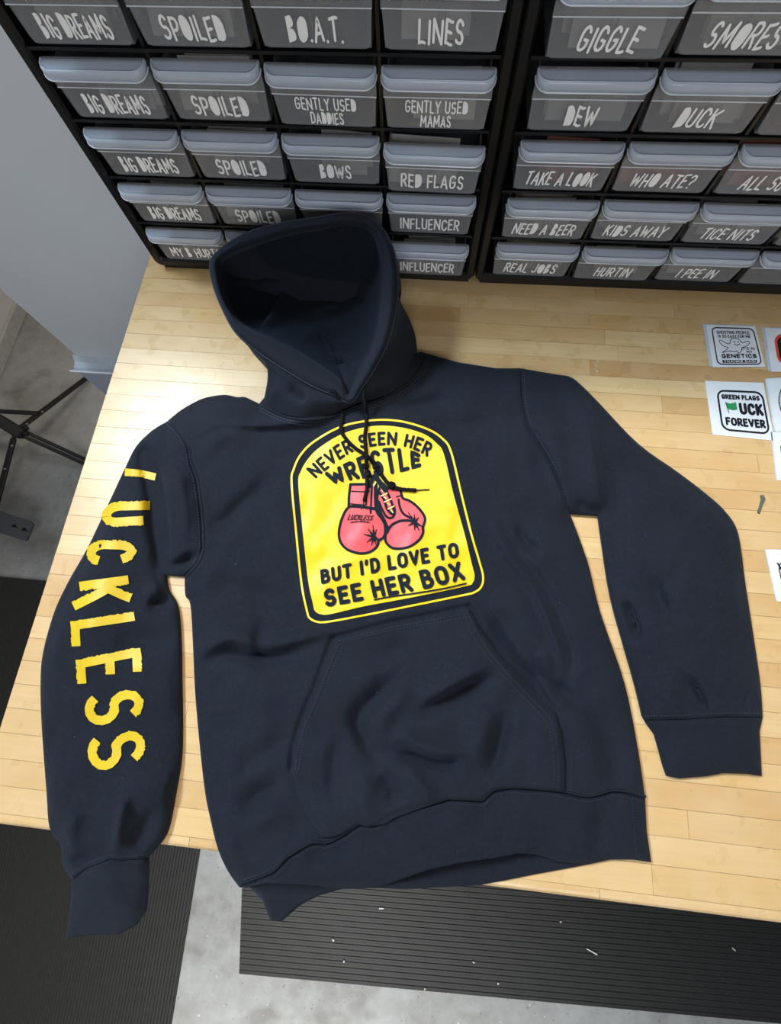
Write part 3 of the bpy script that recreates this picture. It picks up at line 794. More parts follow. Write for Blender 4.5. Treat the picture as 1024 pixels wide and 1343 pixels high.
s_ = stitches('stitching', [offset(pl, 2), offset(pl, 7), offset(pr, 1), offset(pr, 7), pt, offset(pt, 4)], pocket, hf=pock_h, up=.0007)
# raised hem seam cord and armhole seam rolls
def roll(name, path, r, parent, lift=.0008, hf=H):
    pts = smooth_curve(path, len(path)*8); A = np.array(pts); W = AT(A[:, 0], A[:, 1], hf(A)+lift)
    bm = bmesh.new(); tube(bm, W, r, 6); return obj(name, bm, M_rib, parent, True)
P_(roll('seam_roll', offset(SEAM_HEM, -2.4), .0013, HP)); P_(roll('seam_roll', offset(SEAM_AL[2:], -2.2), .0010, HP))
P_(roll('seam_roll', offset(SEAM_AR[:-1], 2.2), .0009, HP))

# ------------------------------------------------------------------ hood: rings from base, over the rim, down into the lining
S_, OX, OY = 3.413, 260, 270
#  outer px, z outer, inner px, base px (None: straight below), rim width handled by points
ctl = [
 ((50, 250), .098, (97, 262), None), ((108, 180), .108, (150, 213), None), ((220, 115), .118, (250, 172), None),
 ((360, 75), .128, (400, 128), None), ((520, 48), .134, (545, 104), None), ((675, 27), .136, (680, 86), None),
 ((775, 50), .132, (765, 112), None), ((850, 130), .125, (805, 175), None), ((890, 250), .115, (826, 275), None),
 ((897, 400), .100, (815, 440), (900, 440)), ((862, 590), .082, (790, 600), (965, 560)),
 ((800, 720), .062, (745, 700), (972, 700)), ((738, 815), .047, (705, 775), (880, 828)),
 ((682, 884), .034, (672, 842), (700, 888)), ((600, 850), .040, (640, 790), (590, 935)),
 ((505, 812), .048, (545, 722), (440, 945)), ((380, 738), .058, (430, 650), (292, 886)),
 ((265, 660), .068, (325, 598), (352, 790)), ((165, 570), .078, (225, 552), (305, 728)),
 ((103, 460), .086, (158, 490), (235, 645)), ((62, 350), .092, (112, 390), None)]
NT_ = 210
outer = np.array(smooth_curve([(*c[0], c[1]) for c in ctl], NT_, True))
inner = np.array(smooth_curve([c[2] for c in ctl], NT_, True))
bw = np.array(smooth_curve([((0, 0, 0) if c[3] is None else (c[3][0], c[3][1], 1)) for c in ctl], NT_, True))
outpx = outer[:, :2]/S_+[OX, OY]; inpx = inner/S_+[OX, OY]; zo = outer[:, 2]
Wout = AT(outpx[:, 0], outpx[:, 1], zo)
# base positions in world
base_ctl = []
for k, c in enumerate(ctl):
    px = (c[0][0]/S_+OX, c[0][1]/S_+OY)
    if c[3] is None:
        wv = AT(px[0], px[1], c[1]); base_ctl.append((wv[0]*.9+.1*.27, min(wv[1], -.052)*.93-.01, .0045))
    else:
        b = np.array([[c[3][0]/S_+OX, c[3][1]/S_+OY]]); zz = max(float(H(b)[0]), .0045)
        if c[3][0] > 895 or c[3][0] < 360 and c[3][1] < 850: zz = .006
        wv = AT(b[:, 0], b[:, 1], zz+.0012)[0]; base_ctl.append(tuple(wv))
Wbase = np.array(smooth_curve(base_ctl, NT_, True))
center = np.array([(560/S_+OX, 500/S_+OY)])
HF = [ # folds of the hood exterior, crop coordinates
 ([(300, 690), (390, 760), (450, 800)], 6, 14, 24), ([(400, 800), (440, 835), (480, 860)], -9, 22, 22), ([(360, 810), (340, 850), (320, 880)], 3, 14, 14),
 ([(250, 668), (330, 735), (420, 785), (540, 835)], -5, 8, 8), ([(900, 640), (860, 700), (800, 780)], -4, 26, 26), ([(930, 560), (915, 640), (870, 720)], 3, 20, 20)]
HI = [ # lining
 ([(165, 345), (300, 352), (400, 335), (560, 305), (650, 270), (740, 200)], 13, 4, 50),
 ([(390, 350), (340, 450), (280, 550)], 7, 5, 60),
 ([(540, 570), (565, 620), (590, 672)], -2, 6, 6), ([(590, 668), (660, 660), (720, 690)], 4, 40, 6),
 ([(640, 680), (660, 740), (668, 800)], -4, 10, 6), ([(700, 700), (690, 760), (680, 810)], 4, 12, 8),
 ([(500, 470), (560, 450), (640, 440)], 3, 14, 14), ([(480, 520), (560, 500), (600, 495)], -3, 12, 12), ([(600, 380), (680, 350), (800, 370)], 3, 16, 16),
 ([(420, 560), (520, 560), (700, 470)], 5, 40, 26), ([(620, 320), (700, 400), (780, 450)], -3, 22, 22)]
def foldsum(px, folds):
    Q = (px-[OX, OY])*S_; r = np.zeros(len(Q))
    for pts, amp, wr, wl in folds:
        dd, sg, ar = segdist(Q, smooth_curve(pts, 14)); wdt = np.where(sg > 0, wr, wl)
        r += 1.4*amp*.001*np.exp(-(dd/wdt)**2)*np.clip(np.minimum(ar, 1-ar)*4+.1, 0, 1)
    return r
def project(W):
    q = (W-CAM) @ RM.T
    return np.stack([512+F*q[:, 0]/q[:, 2], 671.5+F*q[:, 1]/q[:, 2]], 1)
rings = []
cen = Wout.mean(0)
for s in np.linspace(0, 1, 13)[:-1]:
    e = s
    Wm = Wbase*(1-e)+Wout*e
    bulge = math.sin(math.pi*s)
    out = Wm-cen; out[:, 2] = 0; out /= np.linalg.norm(out, axis=1)[:, None]+1e-9
    vis = np.clip(bw[:, 2], 0, 1)
    Wm = Wm+out*(.010*bulge*(1-vis))[:, None]; Wm[:, 2] += .008*bulge*vis
    Wm[:, 1] = np.where(Wm[:, 1] > -.038, -.038, Wm[:, 1])
    px = project(Wm); Wm[:, 2] += foldsum(px, HF)*bulge**.5 if s > 0 else 0
    rings.append(Wm)
rimw = []
for k, s in enumerate((0, .12, .3, .5, .7, .88, 1)):
    px = outpx*(1-s)+inpx*s
    zz = zo+.010*math.sin(math.pi*s)-.004*s + .0006*vnoise(np.stack([np.arange(NT_)*1., np.zeros(NT_)], 1), 2.3, 5)*math.sin(math.pi*s)
    rings.append(AT(px[:, 0], px[:, 1], zz))
n_ext = len(rings)
lin = []
for s in np.concatenate([[0, .008, .016, .03, .045], np.linspace(.06, 1, 64)]):
    e = s
    px = inpx*(1-e)+center*e
    t = min(1, s*1.3); q_ = (1-t)**1.7; zz = (zo-.004)*q_+.010*(1-q_)-.022*min(1, s/.05)*max(0, 1-s*1.4)*(zo/.13)
    zz = np.maximum(zz, .008)
    lin.append(AT(px[:, 0], px[:, 1], zz+foldsum(px, HI)*min(1, s*5)*min(1, (1-s)*3+.3)+(.0012*vnoise(px, 14, 6)+.0022*vnoise(px, 34, 8))*min(1, s*4)))
for L_r in lin:      # keep the lining in front of the hood's back wall
    for k in range(len(L_r)):
        if L_r[k][1] > -.045:
            d_ = L_r[k]-CAM; L_r[k] = CAM+d_*((-.045-CAM[1])/d_[1])
def loft(name, rings, mat, parent, close_center=False):
    V = np.concatenate(rings); n = rings[0].shape[0]; Fc = []
    for i in range(len(rings)-1):
        for k in range(n):
            Fc.append((i*n+k, i*n+(k+1) % n, (i+1)*n+(k+1) % n, (i+1)*n+k))
    return mesh(name, V, Fc, mat, parent, True)
hood = P_(loft('hood', rings, M_fab, HP))
lin_o = loft('hood_lining', [rings[-1]]+lin[1:-1]+[np.tile(lin[-1].mean(0), (NT_, 1))], M_lin_shade, hood)
# neck tape folds and eyelets
for (ex, ey) in ((433.5, 511), (478.5, 505)):
    w_ = AT(ex, ey, .046); bm = bmesh.new(); pts = [(w_[0]+.0032*math.cos(a), w_[1]+.0032*math.sin(a), w_[2]) for a in np.linspace(0, 2*math.pi, 13)]
    tube(bm, pts, .0009, 6, False); obj('eyelet', bm, M_thread, hood, True)
# stitch line following the rim and the neck seam
def loop_stitch(name, W, parent, n0, n1, r=.0006):
    bm = bmesh.new(); tube(bm, [W[k % len(W)] for k in range(n0, n1)], r, 5); return obj(name, bm, M_thread, parent, True)
rs = rings[13].copy(); 
loop_stitch('rim_seam', AT(*(outpx*.93+inpx*.07).T, zo+.0022), hood, 0, NT_+1, .0007)
neck = C(S_, OX, OY, [(1010, 690), (960, 770), (880, 830), (780, 872), (700, 893), (600, 937), (480, 952), (380, 934), (285, 887)])
P_(stitches('stitching', [offset(neck, -5), offset(neck, -8.5)], HP)); P_(roll('seam_roll', offset(neck, -1.5), .0014, HP, .0012))

# ------------------------------------------------------------------ drawstrings
def cord(path, label):
    """path: (u, v, z above cloth or absolute) ; two twisted strands"""
    c3 = smooth_curve(path, 220); A = np.array(c3); hz = H(A[:, :2])
    W = AT(A[:, 0], A[:, 1], np.maximum(A[:, 2], hz+.0030))
    for _ in range(3): W[1:-1] = (W[:-2]+2*W[1:-1]+W[2:])/4
    bm = bmesh.new(); acc = 0; ph = []
    for i in range(len(W)):
        if i: acc += np.linalg.norm(W[i]-W[i-1])
        ph.append(acc)
    tube(bm, W, .0020, 8)
    for off in (0, 2.094, 4.189):
        pts = []
        for i in range(0, len(W)):
            d = W[min(i+1, len(W)-1)]-W[max(i-1, 0)]; d = d/np.linalg.norm(d); s = np.cross(d, [0, 0, 1]); s /= np.linalg.norm(s); t = np.cross(s, d)
            a = ph[i]/.0055*2*math.pi+off; pts.append(W[i]+.0015*(s*math.cos(a)+t*math.sin(a)))
        tube(bm, pts, .0014, 5)
    o = P_(obj('drawstring', bm, M_cord, HP, True)); return o, W
def knot(parent, u, v, r=.0052):
    z = float(H([[u, v]])[0])+.0045; c = AT(u, v, z); bm = bmesh.new()
    for k in range(3):
        ax = random.uniform(0, 3); pts = []
        for a in np.linspace(0, 2*math.pi, 15):
            p = np.array([r*.62*math.cos(a), r*.35*math.sin(a)*(1 if k else .6), r*.45*math.sin(a+k)])
            rot = Matrix.Rotation(ax+k*1.05, 3, 'Z'); q = rot @ Vector(p); pts.append((c[0]+q.x, c[1]+q.y, c[2]+q.z))
        tube(bm, pts, .0018, 6, False)
    bmesh.ops.create_icosphere(bm, subdivisions=2, radius=r*.55, matrix=Matrix.Translation(c))
    return obj('knot', bm, M_cord, parent, True)
zt = 0
c1, W1 = cord([(433, 511, .047), (441, 517, .044), (447, 531, .030), (448.5, 550, 0), (447, 563, 0), (453, 575, 0), (466, 588, 0), (481.5, 598, .031), (493, 613, 0), (501, 624, 0), (511, 636, 0), (523, 641, 0), (545, 643, 0)], '')
c2, W2 = cord([(478.5, 505, .047), (477, 518, .043), (479.5, 536, .030), (480.5, 555, 0), (478.5, 573, 0), (480, 593, 0), (480.5, 611, 0), (481, 625, 0), (481.5, 640, 0), (478, 656, 0)], '')
knot(c1, 493, 613); knot(c1, 514, 637, .0062); knot(c2, 479, 611); knot(c2, 483, 621)
for c_, a, b in ((c1, (544, 643), (563, 642)), (c2, (478, 655), (473.5, 668))):
    A = np.array([a, b], float); W = AT(A[:, 0], A[:, 1], H(A)+.002); bm = bmesh.new(); tube(bm, W, lambda t: .0011-.0004*t, 8); tag(obj('aglet', bm, M_aglet, c_, True), 'thin brass-coloured cord tip')

# ------------------------------------------------------------------ chest print
def pmap(pts): return C(S_, 360, 530, pts)
ring = pmap([(146, 930), (120, 800), (95, 560), (76, 350), (86, 290), (118, 225), (180, 165), (300, 100), (440, 72), (560, 76), (680, 110), (752, 155), (790, 215), (835, 400), (880, 580), (918, 710), (933, 770), (926, 815), (895, 842), (840, 856), (600, 905), (400, 945), (240, 974), (190, 974), (158, 958)])
inn = pmap([(172, 895), (150, 790), (125, 560), (106, 355), (118, 300), (148, 248), (200, 195), (310, 130), (440, 98), (555, 102), (665, 132), (725, 175), (758, 225), (800, 400), (850, 580), (884, 720), (895, 765), (886, 800), (850, 816), (600, 868), (400, 905), (250, 940), (205, 940), (180, 925)])
inn = [tuple(p) for p in smooth_curve(inn, 150, True)]
PRN = lambda Q: H(Q)
fr = Flat(); fr.stroke(smooth_curve(ring, 150, True), 2.7, closed=True)
panel_V, panel_F = triangulate(inn, 3.2)
def flat_tri(name, poly, mat, parent, eps, sp=3.2, hf=H):
    V, Fs = triangulate(poly, sp); T = AT(V[:, 0], V[:, 1], hf(V)+eps)
    Fs = [f if np.cross(T[f[1]]-T[f[0]], T[f[2]]-T[f[0]])[2] > 0 else f[::-1] for f in Fs]
    return mesh(name, T, Fs, mat, parent, True)
cp = P_(flat_tri('chest_print', inn, M_yel, HP, .0006)); cp['label'] = 'bright yellow arched print panel'
def build_flat(fl, name, mat, parent, eps, hf=H): return fl.build(name, on_cloth(eps, hf), mat, parent)
o = build_flat(fr, 'print_border', M_yel, cp, .0006)
tx = Flat(); B_ = 4.6
def pw(lo, up): return warp(pmap(lo), pmap(up))
tx.text('NEVER SEEN HER', pw([(186, 326), (240, 282), (300, 238), (350, 210), (420, 188), (490, 179), (545, 181), (600, 190), (650, 210), (682, 230)], [(148, 290), (210, 238), (275, 190), (340, 156), (410, 138), (480, 130), (550, 132), (610, 143), (660, 158), (706, 184)]), B_*.82, gap=.42, space=.62)
tx.text('WRESTLE', pw([(262, 352), (330, 336), (400, 325), (480, 313), (560, 298), (648, 274)], [(234, 312), (300, 282), (380, 245), (460, 212), (530, 205), (600, 212), (644, 230)]), B_*1.15, gap=.44)
tx.text("BUT I'D LOVE TO", pw([(216, 798), (420, 755), (620, 718), (820, 680)], [(212, 748), (410, 703), (610, 664), (812, 626)]), B_, gap=.44, space=.58)
tx.text('SEE HER BOX', pw([(236, 900), (430, 864), (640, 826), (845, 780)], [(226, 838), (420, 800), (620, 760), (822, 714)]), B_*1.2, gap=.44, space=.5)
tx.stroke(smooth_curve(pmap([(447, 876), (520, 862), (640, 845), (760, 825), (856, 803)]), 20), 2.0)
build_flat(tx, 'lettering', M_ink, cp, .0010)
# gloves, crop 5 of the photograph: scale 7.314 at (420, 640)
g = lambda pts: C(7.314, 420, 640, pts)
def loop(pts, n=60): return smooth_curve(g(pts), n, True)
LG = [(265, 190), (225, 250), (190, 350), (178, 450), (200, 530), (260, 590), (350, 622), (430, 625), (500, 600), (550, 550), (560, 505), (600, 480), (622, 430), (615, 340), (580, 260), (540, 205), (470, 190), (380, 180), (310, 175)]
LC = [(285, 0), (275, 80), (272, 175), (400, 190), (500, 200), (545, 190), (540, 90), (530, -10), (470, -35), (380, -35), (300, -35)]
RG = [(640, 0), (600, -40), (560, 20), (545, 120), (580, 240), (620, 320), (640, 400), (625, 450), (630, 520), (690, 575), (780, 580), (870, 555), (950, 495), (985, 430), (985, 375), (1005, 300), (980, 240), (920, 170), (850, 120), (790, 95), (760, 10), (700, -10)]
for nm, pts, n in (('glove_drawing', RG, 80), ('glove_drawing', LG, 80)):
    o = flat_tri(nm, loop(pts, n), M_red, cp, .0010, 3); o['label'] = 'flat coral-red boxing glove shape'
o = flat_tri('glove_drawing', g(LC), M_red, cp, .00105, 3); o['label'] = 'flat coral-red glove cuff shape'
ln = Flat(); W_ = 3.4
ln.stroke(loop(LG, 90), W_, 2, closed=True); ln.stroke(loop(RG, 90), W_, 2, closed=True)
def L_(pts, wd=W_, n=20): ln.stroke(smooth_curve(g(pts), n) if len(pts) > 2 else g(pts), wd, 2)
L_([(272, 178), (275, 80), (288, -30)]); L_([(288, -34), (400, -36), (470, -36)]); L_([(300, 32), (430, 36), (470, 30)], 1.6); L_([(285, 152), (400, 162), (440, 164)], 1.6)
L_([(443, 30), (440, 160)], 2.4); L_([(495, -20), (482, 240)], 2.6); L_([(270, 178), (400, 186), (520, 205)], 2.6); L_([(530, -30), (540, 200), (600, 300), (640, 380)], 5.0)
L_([(640, 430), (680, 360), (760, 318), (850, 312), (900, 330)]); L_([(750, 110), (765, 190), (800, 250), (870, 290)], 3)
L_([(730, 85), (770, 75)], 2); L_([(560, 130), (600, 220), (640, 280), (690, 285), (715, 240), (710, 180)], 3)
L_([(560, 30), (610, 110), (640, 200), (690, 250), (700, 190), (650, 60), (600, 0)], 3.4)
for cx, cy, rays in ((515, 470, [(505, 360), (460, 395), (420, 445), (450, 520), (490, 550), (535, 545), (580, 510), (540, 400)]),
                     (905, 330, [(845, 240), (900, 260), (940, 285), (985, 375), (945, 405), (905, 400), (845, 360), (880, 300)])):
    L_([(cx-15, cy-10), (cx+15, cy+15)], 5.2)
    for r_ in rays: ln.stroke(g([(cx, cy), lerp((cx, cy), r_, .6)]), 2.6, 2); ln.stroke(g([lerp((cx, cy), r_, .5), r_]), 1.3, 2)
L_([(470, -20), (520, -110), (560, -60), (620, 20)], 6.0); L_([(545, -105), (640, 20)], 3.0)
lw = warp(g([(262, 305), (380, 306), (490, 310)]), g([(285, 255), (400, 262), (515, 268)]))
ln.text('LUCKLESS', lw, 1.05, 1.5, gap=.3); L_([(290, 330), (380, 322), (470, 330)], 1.1)
build_flat(ln, 'glove_outline', M_ink, cp, .0014)
lc = Flat()
for a, b in (((585, 75), (640, 50)), ((615, 135), (680, 105)), ((650, 200), (705, 175))): lc.stroke(g([a, b]), 1.5, 2)
for a, b in (((610, 85), (630, 100)), ((645, 145), (665, 160)), ((680, 210), (695, 235)), ((560, -40), (600, 30)), ((512, -20), (535, -60))): lc.stroke(g([a, b]), 1.4, 2)
o = build_flat(lc, 'lace_drawing', M_pale, cp, .0017); o['label'] = 'pale yellow lace lines'

# ------------------------------------------------------------------ sleeve lettering LUCKLESS
sl = lambda pts: C(3.054, 40, 600, pts)
def quadfn(bs, be, ts, te):
    (bs, be, ts, te) = sl([bs, be, ts, te])
    return lambda x, y: lerp(lerp(bs, be, x), lerp(ts, te, x), y)
Q_ = [('U', (310, 195), (298, 262), (478, 192), (452, 252)), ('C', (245, 345), (240, 415), (412, 350), (398, 405)),
      ('K', (196, 516), (172, 596), (392, 490), (402, 566)), ('L', (178, 672), (182, 756), (416, 636), (430, 700)),
      ('E', (200, 826), (206, 906), (425, 780), (428, 858)), ('S', (232, 965), (238, 1064), (434, 938), (436, 1030)),
      ('S', (240, 1132), (254, 1245), (446, 1102), (438, 1208))]
first = Flat(); first.stroke(sl([(378, 58), (440, 64), (500, 78)]), 9.5, 2, cap=False, jit=.1)
o = build_flat(first, 'letter', M_yel2, sleeveL, .0011); o['label'] = 'yellow letter L curling round the sleeve edge'
for ch, bs, be, ts, te in Q_:
    f_ = Flat(); S, _, W = layout(ch); fn = quadfn(bs, be, ts, te)
    for st in S: f_.stroke([fn(a/W, b) for a, b in densify(st, .08)], 11.8, 1.8, cap=False, jit=.16)
    o = build_flat(f_, 'letter', M_yel2, sleeveL, .0011); o['label'] = 'distressed yellow letter %s' % ch

# ------------------------------------------------------------------ stickers on the bench
def sticker(corners, label, draw, sheets=2, film=True, shift=(-2.2, -.6)):
    """corners TL TR BR BL in photo pixels"""
    c = AT([p[0] for p in corners], [p[1] for p in corners], .001); root = thing('sticker_pack', label, 'sticker', tuple(c.mean(0)*[1, 1, 0]), None)
    root.location.z = 0; bpy.context.view_layer.update(); inv = Matrix.Translation(-root.location)
    z = .0003
    for k in range(sheets):
        sh = [(p[0]+shift[0]*(sheets-1-k), p[1]+shift[1]*(sheets-1-k)) for p in corners]
        W = AT([p[0] for p in sh], [p[1] for p in sh], z+.0004)
        Wb = W.copy(); Wb[:, 2] = z; V = np.concatenate([Wb, W])
        o = mesh('backing_sheet', V, [(0, 1, 2, 3), (7, 6, 5, 4), (0, 4, 5, 1), (1, 5, 6, 2), (2, 6, 7, 3), (3, 7, 4, 0)], M_film if (film and k < sheets-1) else M_paper, root); o.matrix_parent_inverse = inv
        z += .0005
    q = corners
    def fn(x, y): return lerp(lerp(q[3], q[2], x), lerp(q[0], q[1], x), y)
    def put(fl, name, mat, lev=0):
        o = fl.build(name, lambda A: AT(A[:, 0], A[:, 1], z+.0001+.00012*lev), mat, root); o.matrix_parent_inverse = inv; return o
    draw(fn, put)
    return root
def rrect(x0, x1, y0, y1, r, n=5):
    out = []
    for cx, cy, a0 in ((x1-r, y1-r, 0), (x0+r, y1-r, 90), (x0+r, y0+r, 180), (x1-r, y0+r, 270)):
        out += [(cx+r*math.cos(math.radians(a0+90*k/n)), cy+r*math.sin(math.radians(a0+90*k/n))) for k in range(n+1)]
    return out
def sub(fn, x0, x1, y0, y1): return lambda x, y: fn(x0+(x1-x0)*x, y0+(y1-y0)*y)
def ghost(fn, put):
    f = Flat(); f.stroke([fn(*p) for p in rrect(.10, .945, .065, .94, .10)], 1.6, closed=True)
    f.text('GHOSTING PEOPLE', sub(fn, .19, .84, .80, .865), .75, gap=.3); f.text('IS SO EASY FOR ME', sub(fn, .20, .84, .705, .76), .7, gap=.3)
    body = [(.44, .36), (.38, .38), (.30, .36), (.22, .34), (.30, .40), (.35, .46), (.26, .50), (.20, .60), (.24, .64), (.34, .56), (.40, .56), (.44, .66), (.52, .69), (.60, .67), (.65, .58), (.76, .62), (.80, .58), (.72, .50), (.63, .46), (.60, .38), (.54, .33), (.50, .38)]
    f.stroke(smooth_curve([fn(*p) for p in body], 70, True), .75, closed=True)
    for ex in (.505, .575): f.dot(fn(ex, .60), .9)
    f.stroke(smooth_curve([fn(*p) for p in [(.49, .545), (.54, .52), (.60, .55)]], 8), .9)
    f.text("IT'S IN", sub(fn, .62, .86, .415, .465), .7, gap=.3); f.text('MY', sub(fn, .70, .80, .335, .385), .7, gap=.3)
    f.text('GENETICS', sub(fn, .20, .86, .215, .295), 1.3, gap=.32)
    put(f, 'printed_face', M_blackink)
    b = Flat(); b.fan([fn(*p) for p in [(.20, .10), (.86, .10), (.87, .17), (.20, .17)]]); put(b, 'printed_bar', M_blackink)
    t = Flat(); t.text('THANKS DAD!', sub(fn, .23, .83, .115, .155), .65, gap=.3); put(t, 'lettering', M_white, 1)
sticker([(926, 426), (990, 428), (1003.5, 481), (935, 481.5)], 'white square sticker with a smiling ghost, upper left of the stickers', ghost, 3)
def green(fn, put):
    s = Flat(); out = rrect(.17, .95, .10, .84, .12); s.fan([fn(*p) for p in out]); put(s, 'sticker_edge', M_paper)
    f = Flat(); f.stroke([fn(*p) for p in rrect(.18, .94, .115, .83, .12)], 2.5, closed=True)
    f.text('GREEN FLAGS', sub(fn, .25, .87, .69, .755), 1.8, gap=.36, space=.5)
    f.text('UCK', sub(fn, .53, .88, .44, .60), 3.9, gap=.42); f.text('FOREVER', sub(fn, .26, .88, .215, .33), 2.7, gap=.40)
    f.stroke([fn(.29, .62), fn(.32, .43)], 1.0)
    put(f, 'printed_face', M_blackink, 1)
    b = Flat(); b.fan([fn(*p) for p in [(.30, .62), (.37, .60), (.47, .635), (.475, .50), (.40, .48), (.32, .50)]]); put(b, 'flag_drawing', M_green, 1)
sticker([(924.5, 499.5), (1001, 502), (1015.5, 578), (934.5, 570)], 'white square sticker reading GREEN FLAGS, below the ghost sticker', green, 1, shift=(-1, 1))
def redp(fn, put):
    b = Flat(); b.fan([fn(*p) for p in rrect(.14, .86, .14, .88, .2)]); put(b, 'printed_shape', M_redink)
    k = Flat(); k.fan([fn(*p) for p in rrect(.19, .81, .19, .83, .17)]); put(k, 'printed_face', M_blackink, 1)
    t = Flat(); t.text('R', sub(fn, .27, .36, .62, .74), 1.8); t.text('W', sub(fn, .25, .38, .44, .56), 1.6); t.text('B', sub(fn, .29, .38, .26, .38), 1.8); put(t, 'lettering', M_redink, 2)
sticker([(1003, 430), (1072, 433), (1083, 487), (1012, 487.5)], 'white sticker with a red and black badge at the right photo edge', redp, 3)
def oval(fn, put):
    f = Flat(); f.stroke([fn(*p) for p in arc(.52, .5, .36, .43, 0, 360, 40)], 1.4, closed=True); f.stroke([fn(*p) for p in arc(.52, .5, .29, .35, 0, 360, 40)], .8, closed=True)
    f.text('NOR', warp([fn(*p) for p in ((.215, .36), (.195, .50), (.215, .66))], [fn(*p) for p in ((.26, .37), (.245, .5), (.26, .65))]), .8); put(f, 'printed_face', M_blackink)
sticker([(1005, 497), (1072, 492), (1086, 560), (1017, 566)], 'white sticker with a double oval outline right of the GREEN FLAGS sticker', oval, 2)
def plain(fn, put):
    b = Flat(); b.fan([fn(*p) for p in rrect(.12, .9, .1, .8, .14)]); put(b, 'printed_face', M_blackink)
sticker([(1012.5, 567), (1080, 564), (1090, 625), (1020, 630)], 'white sticker edge with a dark print, just below the double oval sticker', plain, 2)
def plain2(fn, put):
    f = Flat(); f.stroke([fn(*p) for p in rrect(.15, .9, .12, .8, .2)], 1.6, closed=True); f.stroke([fn(.15, .74), fn(.3, .3)], 2.2); put(f, 'printed_face', M_blackink)
sticker([(1005, 721), (1075, 722), (1095, 788), (1020, 789)], 'white sticker alone at the right edge beside the folded sleeve', plain2, 2)

# small green scrap and white crumbs on the bench
V, Fs = triangulate([(993.5, 672), (998, 655), (997, 650), (1001, 648.5), (1004, 655), (1000, 663), (996.5, 674)], 2)
T = AT(V[:, 0], V[:, 1], .0012+.0005*vnoise(V, 5, 3)); Bt = T.copy(); Bt[:, 2] = .0002; n = len(V); ed = {}
Fs = [f if np.cross(T[f[1]]-T[f[0]], T[f[2]]-T[f[0]])[2] > 0 else f[::-1] for f in Fs]
for f in Fs:
    for i in range(3): ed[(f[i], f[(i+1) % 3])] = 1
o = mesh('leaf_scrap', np.concatenate([T, Bt]), Fs+[tuple(i+n for i in f[::-1]) for f in Fs]+[(b, a, a+n, b+n) for a, b in ed if (b, a) not in ed], simple('dull_green_scrap', (.09, .11, .07), .7))
tag(o, 'tiny dull green scrap on the bench right of the folded sleeve', 'scrap')
bm = bmesh.new()
for u, v, r in ((783, 474, .0013), (782, 480, .001), (783, 487, .0017), (780.5, 484, .0009), (784, 470, .0009)):
    c = AT(u, v, r*.6); bmesh.ops.create_icosphere(bm, subdivisions=1, radius=r, matrix=Matrix.Translation(c) @ Matrix.Diagonal((1, 1.3, .6, 1)))
tag(obj('crumbs', bm, M_speck), 'few white crumbs on the bench between cabinet and right shoulder', 'crumbs', kind='stuff')

# ------------------------------------------------------------------ panel left of the bench
PY = .15
pa = on_y(0, 378, PY); pb = on_y(100, 468, PY); px0 = (pa[0]+pb[0])/2; zb = float(on_y(98, 467, PY)[2])
board = thing('display_board', 'tall pale grey board standing left of the bench behind the tripod', 'board', (px0+.45, PY, FZ))
BI = Matrix.Translation((-(px0+.45), -PY, -FZ))
def bpart(name, bm, mat, parent=board, smooth=False):
    o = obj(name, bm, mat, parent, smooth)
    if parent == board: o.matrix_parent_inverse = BI
    return o
bx1 = -.06
bm = bmesh.new(); box(bm, px0, bx1, PY, PY+.02, zb, .62, .002); pn = bpart('panel', bm, M_board)
# shallow clear tray with a curled lip
bm = bmesh.new(); prof = [(PY+.002, zb+.004), (PY-.010, zb-.012), (PY-.030, zb-.018), (PY-.040, zb-.010), (PY-.042, zb-.004), (PY-.046, zb-.010), (PY-.034, zb-.024), (PY-.010, zb-.018), (PY+.012, zb-.004)]
xa, xb = px0-.012, bx1; A = [bm.verts.new((xa, y, z)) for y, z in prof]; B = [bm.verts.new((xb, y, z)) for y, z in prof]; n = len(prof)
for k in range(n): bm.faces.new((A[k], A[(k+1) % n], B[(k+1) % n], B[k]))
bm.faces.new(A[::-1]); bm.faces.new(B); bpart('tray', bm, M_rail)
bm = bmesh.new(); bar(bm, (xa, PY-.044, zb-.008), (xb, PY-.044, zb-.008), .005, .005, bev=.001); bpart('tray_lip', bm, M_paper)
bm = bmesh.new(); box(bm, px0-.008, bx1, PY-.032, PY-.022, FZ, zb-.022, .001); bpart('lower_panel', bm, M_pvc)

# ------------------------------------------------------------------ tripod stand on the floor
SZ = -.82
tri = thing('tripod_stand', 'black folding tripod stand with riveted flat legs on the concrete floor', 'tripod', tuple(AT(20, 563, FZ)))
bpy.context.view_layer.update(); TI = Matrix.Translation(-tri.location)
def tpart(name, bm, mat, parent=tri):
    o = obj(name, bm, mat, parent)
    if parent == tri: o.matrix_parent_inverse = TI
    return o
def pz(u, v, z): return tuple(AT(u, v, z))
def leg(p0, p1, wd, th, z0, z1, extra=None):
    bm = bmesh.new(); bar(bm, pz(*p0, z0), pz(*p1, z1), wd, th, bev=.0015)
    if extra: bar(bm, pz(*extra[0], z0), pz(*extra[1], z1), wd, th, bev=.0015)
    return tpart('leg', bm, M_metal)
l1 = leg((28, 560), (125, 487), .019, .008, -.78, FZ+.006)
l2 = leg((30, 565), (128, 610), .013, .012, -.78, FZ+.008, ((33, 573), (128, 616)))
l3 = leg((18, 575), (-12, 690), .021, .008, -.78, FZ+.006)
bm = bmesh.new(); bar(bm, pz(50, 542, -.80), pz(-30, 538, -.76), .015, .007, bev=.001); tpart('brace', bm, M_metal)
bm = bmesh.new(); bar(bm, pz(-20, 540, -.72), pz(30, 570, -.78), .040, .026, bev=.004); tpart('centre_tube', bm, M_metal)
bm = bmesh.new(); c = pz(27, 567, -.78); bmesh.ops.create_cone(bm, cap_ends=True, segments=16, radius1=.018, radius2=.015, depth=.03, matrix=Matrix.Translation(c))
